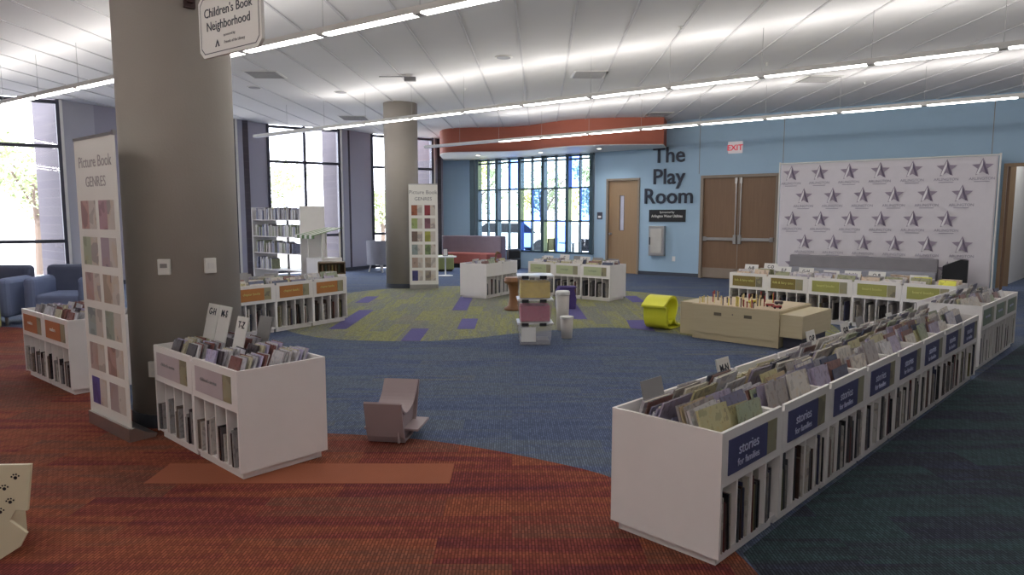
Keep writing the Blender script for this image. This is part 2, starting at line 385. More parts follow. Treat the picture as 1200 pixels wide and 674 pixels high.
# ---- red curved soffit over the storefront
front = chaikin([(-2.2, 22.4), (-2.15, 21.2), (-2.14, 20.3), (-1.9, 19.65), (-1.3, 19.42), (-.5, 19.36), (.1, 19.2), (.6, 18.85), (1.0, 18.3), (1.45, 17.85), (2.0, 17.6), (2.8, 17.42), (3.8, 17.4)], 3)
poly = front+[wp(-.85, .0), wp(-3, .0), wp(tA, .0), (-1.5, 22.3)]
s = MB(); s.prism(poly[::-1], 3.39, ZC)
sof = struct(s.build('ceiling', M_redsof)); 
u = MB(); u.prism(poly[::-1], 3.37, 3.389); struct(u.build('ceiling', M_offw))
M_spot = emit('spot_glow', (255, 240, 220), 6)
for i, (x, y) in enumerate([(-1.0, 20.3), (.8, 19.4), (2.3, 18.3)]):
    t = thing('downlight', 'small round recessed downlight under the red soffit, %s of three' % ['leftmost', 'middle', 'rightmost'][i], 'downlight', (x, y, 3.37), group='downlights under the red soffit')
    b = MB(); b.lathe([(.09, -.012), (.09, 0)], 20); b.build('trim_ring', M_offw, t)
    b = MB(); b.lathe([(.055, -.016), (.055, -.011)], 20); b.build('lamp_lens', M_spot, t)
    sd_ = bpy.data.lights.new('downlight_lamp', 'SPOT'); sd_.energy = 70; sd_.spot_size = rad(150); sd_.spot_blend = .8; sd_.shadow_soft_size = .06; so = bpy.data.objects.new('lamp', sd_); COL.objects.link(so); so.parent = t; so.location = (0, 0, -.03)

# ---- ceiling tile bars
cb = MB(); vx, vy = .041, 1.0
for k in range(-20, 24):
    x0 = -.30+.72*k
    y0, y1 = -5.9, 24
    if x0 < -11 or x0 > 10.5: continue
    # clip at the outline of the room
    ys = []; 
    for i in range(len(room)):
        ax, ay = room[i]; bx, by = room[(i+1) % len(room)]
        da, db = ax-vx*ay-x0, bx-vx*by-x0
        if da*db < 0: q = da/(da-db); ys.append(ay+(by-ay)*q)
    y1 = max(y for y in ys)-.1 if ys else 12
    cb.box(-.014, .014, y0, y1, ZC-.012, ZC, X=Matrix(((1, vx, 0, x0), (0, 1, 0, 0), (0, 0, 1, 0), (0, 0, 0, 1))))
struct(cb.build('ceiling', M_tbar))

# ---- corridor behind the right-hand opening
cw = MB(); cw.box(0, 4.5, 0, .1, 0, ZC, X=frame2((11.35, 15.65), (1.45, 1.5))); struct(cw.build('wall_corridor', M_offw))
cw = MB(); cw.box(0, 7, 0, .1, 0, ZC, X=frame2((8.4, 20), (1, 0))); cw.box(0, 7, 0, .1, 0, ZC, X=frame2((P14[0]+4.5, 20), (0, -1))); cw.box(-.1, 5.2, 0, .1, 0, ZC, X=frame2((8.4, 15.3), (0, 1)))
cw.box(-.05, 4.6, -.1, 0, 0, ZC, X=frame2(P14, (4.5, 1))); struct(cw.build('wall_corridor', M_wallgrey))
t = thing('corridor_fill_light', 'unseen fill light added in the corridor beyond the right opening', 'ceiling light', (12.3, 15.3, ZC-.05))  # out-of-view lamp added to brighten the corridor wall
b = MB(); b.box(-.3, .3, -.6, .6, 0, .05); b.build('housing', M_offw, t)
ld = bpy.data.lights.new('corridor', 'AREA'); ld.shape = 'RECTANGLE'; ld.size = .6; ld.size_y = 1.2; ld.energy = 42; lo = bpy.data.objects.new('lamp', ld); COL.objects.link(lo); lo.parent = t; lo.location = (0, 0, -.01)

# ---- doors
fb = MB(); fb.box(-2.7, 2.1, 0, .22, -.04, .0005, X=frame2(WB, WU)); struct(fb.build('floor', M_rubber))
bk = MB(); bk.box(-2.75, 2.2, .22, .3, 0, 2.9, X=frame2(WB, WU)); bk.box(-2.75, 2.2, .15, .3, 2.65, 2.9, X=frame2(WB, WU)); bk.box(-2.8, -2.7, .15, .3, 0, 2.9, X=frame2(WB, WU)); bk.box(2.1, 2.2, .15, .3, 0, 2.9, X=frame2(WB, WU)); struct(bk.build('light_leak_backing', M_wallgrey))  # closed backing added to stop outdoor light leaking in at the doors
def on_wall(t, z=0, off=0.): p = wp(t, off); return (p[0], p[1], z)
RZ = math.atan2(WU[1], WU[0])
def jamb(t0, t1, h, m=M_frame, w=.06):
    b = MB(); b.box(t0, t0+w, -.03, .16, 0, h); b.box(t1-w, t1, -.03, .16, 0, h); b.box(t0+w, t1-w, -.03, .16, h-w, h); return b
d1 = struct(jamb(0, 1.02, HD).build('door_1', M_frame, loc=on_wall(-2.6), rz=RZ))
b = MB()
b.box(.06, .40, .05, .1, .01, HD-.06); b.box(.52, .96, .05, .1, .01, HD-.06); b.box(.40, .52, .05, .1, .01, 1.2); b.box(.40, .52, .05, .1, 2.15, HD-.06); b.build('door_leaf', M_wood2, d1)
b = MB(); b.box(.40, .52, .07, .08, 1.2, 2.15); b.build('vision_panel', mat('frosted_pane', (200, 200, 215), .2), d1)
b = MB(); b.box(.39, .40, .045, .05, 1.19, 2.16); b.box(.52, .53, .045, .05, 1.19, 2.16); b.box(.39, .53, .045, .05, 1.19, 1.2); b.box(.39, .53, .045, .05, 2.15, 2.16); b.build('panel_trim', M_dark, d1)
b = MB(); b.lathe([(.03, 0), (.03, .02), (.015, .03), (.015, .06), (.028, .07), (.028, .09)], 12, X=Matrix.Translation((.13, .05, 1.1)) @ Matrix.Rotation(rad(90), 4, 'X')); b.build('door_handle', M_steel, d1)
d2 = struct(jamb(0, 1.93, HD, w=.07).build('door_2', M_frame, loc=on_wall(.12), rz=RZ))
for s_, x0, x1 in ((0, .07, .96), (1, .97, 1.86)):
    b = MB(); b.box(x0, x1, .04, .09, .01, HD-.07); lf = b.build('door_leaf', M_wood, d2)
    b = MB(); b.box(x0+.01, x1-.01, .03, .04, .02, .27); b.build('kick_plate', M_frame, lf)
    b = MB(); b.box(x0+.02, x1-.02, -.02, .01, .98, 1.05); b.box(x0+.02, x0+.1, -.02, .04, .96, 1.07); b.box(x1-.1, x1-.02, -.02, .04, .96, 1.07); b.build('push_bar', M_steel, lf)
    xx = x1-.09 if s_ == 0 else x0+.02
    b = MB(); b.box(xx, xx+.07, -.03, .04, .9, 1.12); b.box(xx+.02, xx+.045, 0, .04, 1.12, HD-.09); b.box(xx+.005, xx+.06, -.02, .04, HD-.22, HD-.08); b.build('latch_rod', M_steel, lf)
b = MB(); b.box(.955, .975, .035, .1, .01, HD-.07); b.build('door_astragal', M_frame, d2)
d3 = struct(jamb(0, .98, HD+.03, M_wood2).build('door_3', M_wood2, loc=on_wall(6.42), rz=RZ))
b = MB(); b.box(0, .88, -.045, 0, .01, HD-.03, X=Matrix.Translation((.07, .16, 0)) @ Matrix.Rotation(rad(97), 4, 'Z')); b.build('door_leaf', M_wood, d3)
cw = MB(); cw.box(0, .16, 0, .12, 0, 2.9, X=frame2((11.18, 15.5), (1, .2))); struct(cw.build('trim_9', M_wood2))

# ------------------------------------------------------------------ outdoors
g = MB(); g.add([(-80, 5, -.06), (40, 15, -.06), (60, 120, -.06), (-80, 120, -.06)], [(0, 1, 2, 3)])
struct(g.build('ground', mat('pale_paving', (196, 192, 188), .9)))
M_leaf = mat('leaf', (172, 184, 142), .7, noise=.2, scale=1.5); M_bark = mat('bark', (110, 96, 86), .9)
def tree(x, y, h, r, lab, seed):
    q = random.Random(seed); t = thing('tree', lab, 'tree', (x, y, -.06), group=None)
    b = MB(); b.tube([(0, 0, 0), (.05, .02, h*.35), (-.05, .05, h*.7)], .09); 
    for k in range(5):
        a = q.uniform(0, 6.28); b.tube([(0, 0, h*(.3+.08*k)), (math.cos(a)*r*.7, math.sin(a)*r*.7, h*(.55+.08*k))], .035, 6)
    b.build('trunk', M_bark, t)
    b = MB()
    cs = [(q.uniform(-.6, .6)*r, q.uniform(-.6, .6)*r, h*q.uniform(.5, .95)) for _ in range(9)]
    for k in range(1500):
        c = q.choice(cs); d = Vector((q.gauss(0, 1), q.gauss(0, 1), q.gauss(0, 1))).normalized()*r*.45*q.random()**.4
        X_ = Matrix.Translation(Vector(c)+d) @ Matrix.Rotation(q.uniform(0, 6.28), 4, (q.random(), q.random(), q.random()+.01)); s_ = q.uniform(.05, .11)
        b.add([X_ @ Vector(v) for v in ((-s_, 0, 0), (0, -s_*.6, .02), (s_, 0, 0), (0, s_*.6, .02))], [(0, 1, 2, 3)])
    b.build('crown', M_leaf, t)
tree(-13.4, 19.3, 4.0, 1.3, 'sunlit young tree outside the leftmost window', 1)
tree(-17.5, 21.0, 3.0, 1.2, 'low tree at the left edge outside the leftmost window', 2)
tree(-9.6, 27.0, 3.6, 1.7, 'green tree outside the window behind the white shelving unit', 3)
tree(-5.6, 29.5, 2.7, 1.2, 'small tree outside the narrow window left of the far column', 4)
tree(-1.6, 30, 4.2, 1.6, 'tree beyond the left panes of the coloured glass wall', 5)
tree(1.4, 33, 4.0, 1.8, 'tree beyond the middle panes of the coloured glass wall', 6)
tree(3.6, 27.5, 4.1, 1.3, 'tree beyond the right panes of the coloured glass wall', 7)
def fin(a, lab, dx, dy, w=.35):
    # brick fin standing outside at the right end of a window
    X_ = frame2(a, (dx, dy)); b = MB(); L_ = math.hypot(dx, dy); b.box(.12, L_, -w, 0.0, -.06, 5.2, X=X_); o = b.build('wall_outer', M_brick); struct(o)
fin(P2, '', -1.45, 1.25); fin(P4, '', -.75, 1.1); fin(P6, '', -.80, 1.05); fin(P8, '', -.75, 1.05)
t = thing('car', 'white car parked outside behind the coloured glass wall', 'car', (-.3, 29, -.06), .2)
b = MB(); b.prism([(-2.1, .35), (2.1, .35), (2.15, .75), (1.3, .95), (.7, 1.4), (-1.0, 1.42), (-1.6, .98), (-2.1, .9)], -.85, .85, X=Matrix.Rotation(rad(90), 4, 'X')); b.build('body', M_offw, t, bevel=.06)
b = MB(); b.prism([(1.15, .95), (.65, 1.34), (-.95, 1.36), (-1.4, 1.0)], -.86, .86, X=Matrix.Rotation(rad(90), 4, 'X')); b.build('side_window', M_black, t)
for x in (-1.35, 1.35):
    for y in (-.8, .8):
        b = MB(); b.lathe([(.34, -.1), (.34, .1)], 20, X=Matrix.Translation((x, y, .34)) @ Matrix.Rotation(rad(90), 4, 'X')); b.build('wheel', M_black, t)
for i, (x, y) in enumerate([(2.1, 23.5), (3.3, 22.6)]):
    t = thing('patio_table', 'dark patio table outside the glass wall, %s' % ['left of two', 'right of two'][i], 'table', (x, y, -.06))
    b = MB(); b.lathe([(.5, .72), (.5, .75)], 24); b.build('table_top', M_grey, t)
    b = MB(); b.lathe([(.04, 0.0), (.04, .72)], 10); b.lathe([(.3, 0), (.3, .02)], 20); b.build('pedestal', M_black, t)
for i, (x, y, a) in enumerate([(1.5, 23.0, 1), (2.6, 22.7, 2.4), (3.0, 23.4, .3), (4.0, 22.2, 2.9)]):
    t = thing('patio_chair', 'black patio chair outside the glass wall, %s from the left' % ORD[i], 'chair', (x, y, -.06), a, 'patio chairs outside')
    b = MB(); b.box(-.22, .22, -.22, .22, .42, .45); b.build('seat', M_black, t)
    b = MB(); b.box(-.22, .22, .2, .23, .5, .9); b.build('backrest', M_black, t)
    for sx in (-.2, .2):
        for sy in (-.2, .2): b = MB(); b.box(sx-.015, sx+.015, sy-.015, sy+.015, 0, .42 if sy < 0 else .9); b.build('leg', M_black, t)

# ------------------------------------------------------------------ columns
def column(x, y, r, lab):
    t = thing('column', lab, 'column', (x, y, 0)); 
    b = MB(); b.lathe([(r, 0.0), (r, ZC)], 64); o = b.build('shaft', M_colm, t, smooth=False)
    for p in o.data.polygons: p.use_smooth = len(p.vertices) == 4
    b = MB(); b.lathe([(r+.008, .004), (r+.008, .1), (r+.001, .103)], 64); b.build('base_band', M_rubber, t)
    return t
NC = (-2.61, 5.42); NR = .41
column(*NC, NR, 'thick grey-brown round column beside the white media bin, near left')
column(-2.46, 15.35, .37, 'far round column behind the picture book banner')
def col_spot(px):          # where a sight line meets the near column
    k = (px-600)/800; a = k*k+1; b = -2*(k*NC[0]+NC[1]); c = NC[0]**2+NC[1]**2-NR*NR
    y = (-b-math.sqrt(b*b-4*a*c))/2/a; x = k*y; return x, y, math.atan2(x-NC[0], -(y-NC[1]))
def plate(px, z, w, h, name, lab, cat, kind):
    x, y, a = col_spot(px); t = thing(name, lab, cat, (x, y, z), a)
    b = MB(); b.box(-w/2, w/2, -.022, .012, -h/2, h/2); b.build('cover_plate', M_offw, t, bevel=.004)
    if kind == 'thermo': b = MB(); b.box(-w*.28, w*.28, -.026, -.02, -.005, h*.22); b.build('display', M_grey, t)
    if kind == 'sensor': b = MB(); b.box(-w*.28, w*.28, -.026, -.02, -h*.2, h*.2); b.build('vent_grille', M_card, t)
    if kind == 'outlet':
        for dz in (-.028, .028):
            b = MB(); b.lathe([(.018, 0), (.018, .004)], 14, X=Matrix.Translation((0, -.022, dz)) @ Matrix.Rotation(rad(90), 4, 'X')); b.build('socket', M_card, t)
plate(192, 1.225, .085, .115, 'thermostat', 'white thermostat with a small display on the near column', 'thermostat', 'thermo')
plate(245, 1.225, .085, .115, 'wall_sensor', 'plain white sensor plate on the right of the near column', 'sensor', 'sensor')
plate(174, .46, .08, .12, 'power_outlet', 'white power outlet low on the near column', 'outlet', 'outlet')

# ------------------------------------------------------------------ hanging sign
sa, sb = (-1.94, 4.4), (-1.42, 4.03); sl = math.hypot(sb[0]-sa[0], sb[1]-sa[1])
t = thing('hanging_sign', "white hanging sign reading Children's Book Neighborhood beside the near column", 'sign', (sa[0], sa[1], 2.57), math.atan2(sb[1]-sa[1], sb[0]-sa[0]))
def oct_(x0, x1, z0, z1, c): return [(x0+c, z0), (x1-c, z0), (x1, z0+c), (x1, z1-c), (x1-c, z1), (x0+c, z1), (x0, z1-c), (x0, z0+c)]
XR = Matrix.Rotation(rad(90), 4, 'X')
b = MB(); b.prism(oct_(0, sl, 0, .37, .04), -.01, .01, X=XR); b.build('sign_board', M_offw, t)
def ring(b, outer, inner, y):
    n = len(outer); vs = [(p[0], y, p[1]) for p in outer]+[(p[0], y, p[1]) for p in inner]; b.add(vs, [(i, (i+1) % n, n+(i+1) % n, n+i) for i in range(n)])
b = MB(); ring(b, oct_(.02, sl-.02, .02, .35, .035), oct_(.025, sl-.025, .025, .345, .034), -.0115); b.build('border_line', M_dark, t)
lettering("Children's Book", .076, M_navy, t, (sl/2-.01, -.0112, .235)); lettering('Neighborhood', .076, M_navy, t, (sl/2-.01, -.0112, .155))
lettering('sponsored by', .022, M_grey, t, (sl/2, -.0112, .105)); lettering('Friends of the Library', .024, M_grey, t, (sl/2+.05, -.0112, .062))
b = MB(); b.add([(sl/2-.15, -.012, .052), (sl/2-.135, -.012, .052), (sl/2-.12, -.012, .088), (sl/2-.13, -.012, .088)], [(0, 1, 2, 3)]); b.add([(sl/2-.13, -.012, .093), (sl/2-.12, -.012, .093), (sl/2-.10, -.012, .052), (sl/2-.115, -.012, .052)], [(0, 1, 2, 3)]); b.build('logo', M_navy, t)
b = MB()
for x in (.12, sl-.12): b.tube([(x, 0, .37), (x, 0, ZC-2.585)], .004, 6)
b.build('hanger_rod', M_steel, t)
x_, y_, a_ = col_spot(236)
t = thing('bracket', 'small dark brown bracket on the near column above the sign', 'bracket', (x_, y_, 3.09), a_)
b = MB(); b.box(-.045, .03, -.03, .02, 0, .12); b.box(-.03, .015, -.06, -.03, .03, .1); b.build('bracket_plate', mat('brown', (70, 50, 48), .5), t)

# ------------------------------------------------------------------ roll-up banners
PIC = [[(150, 88, 62), (140, 50, 60)], [(150, 165, 105), (128, 88, 100)], [(110, 92, 84), (160, 160, 80)], [(140, 152, 150), (120, 140, 100)], [(168, 146, 134), (160, 146, 132)], [(66, 68, 120), (150, 142, 130)]]
PIC2 = [[(186, 150, 146), (176, 142, 150)], [(164, 172, 146), (164, 146, 156)], [(168, 140, 136), (184, 164, 146)], [(150, 164, 164), (150, 160, 148)], [(176, 156, 150), (172, 144, 138)], [(92, 84, 150), (166, 150, 150)]]
def banner(a, b_, h, lab, pics, faint):
    w = math.hypot(b_[0]-a[0], b_[1]-a[1]); t = thing('roll_up_banner', lab, 'banner', (a[0], a[1], 0), math.atan2(b_[1]-a[1], b_[0]-a[0]))
    b = MB(); b.box(0, w, -.002, .002, .09, h); b.build('banner_sheet', M_offw, t)
    b = MB(); b.prism([(-.02, 0.004), (.16, .004), (.17, .03), (.1, .05), (.02, .1), (-.02, .1)], 0, w, X=Matrix(((0, 0, 1, 0), (1, 0, 0, 0), (0, 1, 0, 0), (0, 0, 0, 1)))); b.build('base_cassette', M_steel, t)
    b = MB(); b.tube([(w/2, .05, .05), (w/2, .03, h)], .01); b.build('support_pole', M_steel, t)
    b = MB(); b.box(0, w, -.008, .008, h, h+.02); b.box(w-.02, w+.002, -.012, .012, h-.005, h+.03); b.build('top_rail', M_steel, t)
    m = mat('faint_ink', (168, 162, 162), .6) if faint else mat('banner_ink', (120, 118, 120), .6)
    lettering('Picture Book', .115, m, t, (w/2, -.0035, h-.2)); lettering('GENRES', .105, m, t, (w/2, -.0035, h-.34))
    rows = 6; zt = h-.42; ch = (zt-.14)/rows
    for r_ in range(rows):
        for c_ in range(2):
            x0 = w*(.09 if c_ == 0 else .54); z1 = zt-r_*ch-.02; pw = w*.2; ph = ch*.78
            q = MB(); q.box(x0, x0+pw, -.0035, -.002, z1-ph, z1); o = q.build('cover_picture', M_cover, t); o.color = srgb(*pics[r_][c_])
            q = MB(); q.box(x0+pw, x0+pw*1.85, -.0034, -.002, z1-ph, z1); o = q.build('text_picture', M_cover, t); o.color = srgb(196, 188, 180)
banner((-3.27, 5.18), (-2.69, 4.70), 2.15, 'tall white roll-up banner with faded book covers left of the near column', PIC2, True)
banner((-2.24, 14.9), (-1.62, 14.98), 2.27, 'tall white roll-up banner with twelve coloured book covers at the far column', PIC, False)

# ------------------------------------------------------------------ suspended linear lights
M_diff = emit('diffuser_glow', (255, 252, 246), DOWN_EMIT)
M_off = mat('diffuser_off', (214, 214, 220), .4)
UPL = bpy.data.lights.new('uplight', 'AREA'); UPL.shape = 'RECTANGLE'; UPL.size = 1.15; UPL.size_y = .05; UPL.energy = UP_POWER; UPL.color = (1, .965, .94)
def light_row(pa, pb, t0, n, z, phrase, unlit=0):
    dx, dy = pb[0]-pa[0], pb[1]-pa[1]; l = math.hypot(dx, dy); ux, uy = dx/l, dy/l; rz = math.atan2(uy, ux)
    for i in range(n):
        s_ = t0+i*1.29; x, y = pa[0]+ux*s_, pa[1]+uy*s_; lit = i >= unlit
        t = thing('linear_light', '%s suspended strip light, %s from the left in %s' % ('lit' if lit else 'dim white', ordw(i), phrase), 'strip light', (x, y, z), rz, 'strip lights in '+phrase)
        b = MB(); b.box(.0, 1.29, -.05, .05, .012, .07); b.box(1.20, 1.29, -.05, .05, -.002, .012); b.build('housing', M_offw, t)
        b = MB(); b.box(0.005, 1.20, -.045, .045, 0, .011); b.build('diffuser', M_diff if lit else M_off, t)
        b = MB(); b.tube([(1.245, 0, .07), (1.245, 0, ZC-z-.015)], .003, 6); b.build('suspension_cable', M_steel, t)
        if lit:
            for sd in (-1, 1):
                lo = bpy.data.objects.new('uplight', UPL); COL.objects.link(lo); lo.parent = t; lo.location = (.6, sd*.03, .10); lo.rotation_euler = (math.pi+sd*rad(-48), 0, 0)
def rowpt(nn, tt): return (.825*tt+.565*nn, -.565*tt+.825*nn)
ZL = 3.4
light_row(rowpt(.1, -9), rowpt(.1, 0), 0, 12, ZL, 'the added unseen row over the camera')  # out-of-view row, added as fill for the dark foreground
light_row(rowpt(-4.5, -9), rowpt(-4.5, 0), 0, 9, ZL, 'the added unseen row behind the camera')  # second unseen row, added for the same foreground fill
light_row(rowpt(4.72, -13.4), rowpt(4.80, -3), -1.35+.19+.0, 12, ZL, 'the nearest row')
light_row(rowpt(9.92, -13.5), rowpt(9.35, -.36), -.55+.0, 14, ZL, 'the middle row', 2)
light_row(rowpt(14.05, -12.44), rowpt(13.3, -.23), 0.0, 12, ZL, 'the farthest row', 2)

# ------------------------------------------------------------------ ceiling fittings
def vent(x, y, w, d, a, lab):
    t = thing('ceiling_vent', lab, 'vent', (x, y, ZC), a)
    b = MB(); b.box(-w/2, w/2, -d/2, d/2, -.012, -.001); b.build('vent_frame', M_offw, t)
    b = MB(); 
    for k in range(7): yy = -d/2+.05+k*(d-.1)/6; b.box(-w/2+.04, w/2-.04, yy-.012, yy+.012, -.02, -.011)
    b.build('slats', M_grey, t)
vent(-4.3, 12.2, .6, .6, .04, 'square ceiling vent right of the near column'); vent(1.34, 12.2, .6, .6, .04, 'square ceiling vent near the middle of the ceiling')
vent(5.5, 12.6, .65, .6, .04, 'ceiling vent above the back wall doors'); vent(-3.97, 17.5, .7, .7, .04, 'ceiling vent near the windows'); vent(3.55, 16.8, .6, .5, .04, 'ceiling vent by the red soffit')
for x, y, lab in [(-3.4, 13.9, 'round ceiling speaker near the far column'), (-.13, 10.9, 'round ceiling speaker in the middle of the ceiling'), (-4.93, 13.4, 'round ceiling speaker beside the square vent on the left')]:
    t = thing('ceiling_speaker', lab, 'speaker', (x, y, ZC)); b = MB(); b.lathe([(.13, -.012), (.14, -.001)], 24); b.build('rim', M_offw, t); b = MB(); b.lathe([(.11, -.016), (.11, -.012)], 24); b.build('grille', M_grey, t)
t = thing('ceiling_camera', 'small grey security camera hanging from the ceiling', 'camera', (-1.83, 12.3, ZC)); b = MB(); b.lathe([(.05, -.03), (.06, 0)], 14); b.build('mount', M_offw, t); b = MB(); b.box(-.5, 0, -.01, .01, -.03, -.015); b.box(-.06, .14, -.04, .04, -.1, -.03); b.build('camera_body', M_grey, t)
t = thing('smoke_detector', 'small smoke detector on the ceiling right of the far column', 'smoke detector', (-2.7, 18.4, ZC)); b = MB(); b.lathe([(.05, -.09), (.09, -.05), (.1, -.001)], 18); b.build('detector_body', M_grey, t)
for i, (x, y) in enumerate([(2.2, 9.2), (4.1, 11.3), (6.5, 12.9), (-.9, 13.5), (2.6, 14.2)]):
    t = thing('sprinkler', 'tiny white ceiling sprinkler head, %s from the left' % ORD[[1, 3, 4, 0, 2][i]], 'sprinkler', (x, y, ZC), group='sprinkler heads'); b = MB(); b.lathe([(.035, -.006), (.035, -.001)], 14); b.lathe([(.012, -.04), (.012, -.006)], 10); b.lathe([(.022, -.044), (.022, -.04)], 12); b.build('sprinkler_head', M_offw, t)

# ------------------------------------------------------------------ things on the blue wall
t = thing('wall_lettering', 'large dark letters reading The Play Room on the blue wall', 'lettering', on_wall(-.76, 1.9, .0), RZ)
for body, z, sx in (('The', 1.1, 1.), ('Play', .54, 1.), ('Room', .03, 1.)): lettering(body, .57, M_navy, t, (0, -.03, z), ext=.015, bold=.006)
t = thing('plaque', 'black sponsor plaque under the Play Room letters', 'plaque', on_wall(-1.29, 1.44), RZ)
b = MB(); b.box(0, 1.02, -.03, -.001, 0, .32); b.build('plaque_board', M_black, t)
lettering('Sponsored by', .075, M_offw, t, (.51, -.032, .23)); lettering('Arlington Water Utilities', .098, M_offw, t, (.51, -.032, .12), sx=.88, bold=.001)
t = thing('extinguisher_cabinet', 'silver fire extinguisher cabinet on the blue wall', 'cabinet', on_wall(-1.25, .53), RZ)
b = MB(); b.box(0, .44, -.12, -.001, 0, .8); b.build('cabinet_box', M_steel, t, bevel=.01)
b = MB(); b.box(.06, .38, -.128, -.121, .08, .72); b.build('cabinet_window', mat('cab_pane', (190, 186, 178), .2), t); b = MB(); b.box(.03, .05, -.15, -.12, .3, .5); b.build('cabinet_handle', M_dark, t)
t = thing('power_outlet', 'white power outlet low on the blue wall', 'outlet', on_wall(-.57, .40), RZ); b = MB(); b.box(-.04, .04, -.015, -.001, 0, .13); b.build('cover_plate', M_offw, t)
t = thing('room_sign', 'small dark square room sign left of the wooden door', 'sign', on_wall(-2.8, 1.5), RZ); b = MB(); b.box(-.08, .08, -.02, -.001, 0, .2); b.build('sign_plate', M_dark, t); b = MB(); b.box(-.045, .045, -.022, -.0201, .04, .1); b.build('sign_insert', M_card, t)
t = thing('exit_sign', 'white exit sign with red letters above the double door', 'exit sign', on_wall(.98, 3.14), RZ)
b = MB(); b.box(-.17, .17, -.07, -.001, 0, .28); b.build('sign_box', emit('exit_face', (226, 214, 216), .55), t); lettering('EXIT', .19, emit('exit_red', (220, 60, 80), .7), t, (0, -.072, .07), bold=.004)

# ------------------------------------------------------------------ star backdrop
ba = wp(2.21, .5); bb = wp(6.33, .5); bw = math.hypot(bb[0]-ba[0], bb[1]-ba[1]); BH = 2.78
t = thing('backdrop', 'wide white press backdrop with rows of purple star logos', 'backdrop', (ba[0], ba[1], 0), RZ)
b = MB(); nx, nz = 90, 20; vs = []
def wave(x, z): return .012*math.sin(x*3.1+z*2.2)+.008*math.sin(x*1.3-z*3.7)+.012*max(0, (x-3))*math.sin(x*6+z*3)
for j in range(nz+1):
    for i in range(nx+1): x = bw*i/nx; z = .12+(BH-.12)*j/nz; vs.append((x, wave(x, z)*(1-z/BH), z))
b.add(vs, [(j*(nx+1)+i, j*(nx+1)+i+1, (j+1)*(nx+1)+i+1, (j+1)*(nx+1)+i) for j in range(nz) for i in range(nx)])
o = b.build('cloth', mat('cloth_white', (214, 208, 212), .85, noise=.02), t, smooth=True); sm = o.modifiers.new('thick', 'SOLIDIFY'); sm.thickness = .003
b = MB(); b.tube([(-.03, .02, 0), (-.03, .02, BH+.05)], .018); b.tube([(bw+.03, .02, 0), (bw+.03, .02, BH+.05)], .018); b.tube([(-.03, .02, BH+.02), (bw+.03, .02, BH+.02)], .016)
b.box(-.06, 0, -.25, .3, 0.004, .02); b.box(bw, bw+.06, -.25, .3, 0.004, .02); b.build('pole_frame', M_offw, t)
tm = text_mesh('ARLINGTON', .075, .0, 'CENTER', .001); tv = [v.co.copy() for v in tm.vertices]; tf = [tuple(p.vertices) for p in tm.polygons]
b = MB()
for r_ in range(5):
    n_ = 7 if r_ % 2 == 0 else 6
    for k in range(n_):
        cx = .24+k*(bw-.46)/6.05+(0 if r_ % 2 == 0 else .29)+.06*(r_//2); cz = BH-.22-r_*.52
        if cx > bw-.2: continue
        yy = wave(cx, cz)*(1-cz/BH)-.02
        st = []
        for q in range(10): a = math.pi/2+q*math.pi/5; rr = .19 if q % 2 == 0 else .085; st.append((cx+rr*math.cos(a), yy, cz+rr*math.sin(a)))
        b.add([(cx, yy, cz)]+st, [(0, 1+q, 1+(q+1) % 10) for q in range(10)], 0)
        y2 = yy-.003
        for s_ in (-1, 1):
            b.add([(cx, y2, cz+.14), (cx+s_*.008, y2, cz+.14), (cx+s_*.1, y2, cz-.13), (cx+s_*.06, y2, cz-.13), (cx, y2, cz+.05)], [(0, 1, 2, 3, 4)], 1 if s_ < 0 else 2)
        b.add([(cx+v.x, y2, cz-.245+v.y) for v in tv], tf, 3)
        b.box(cx-.13, cx+.13, y2, y2+.001, cz-.285, cz-.272, 3)
b.build('logo_print', [mat('star_mauve', (150, 138, 152), .8), mat('star_white', (226, 222, 224), .8), mat('star_dark', (104, 94, 112), .8), mat('logo_text', (160, 154, 166), .8)], t)

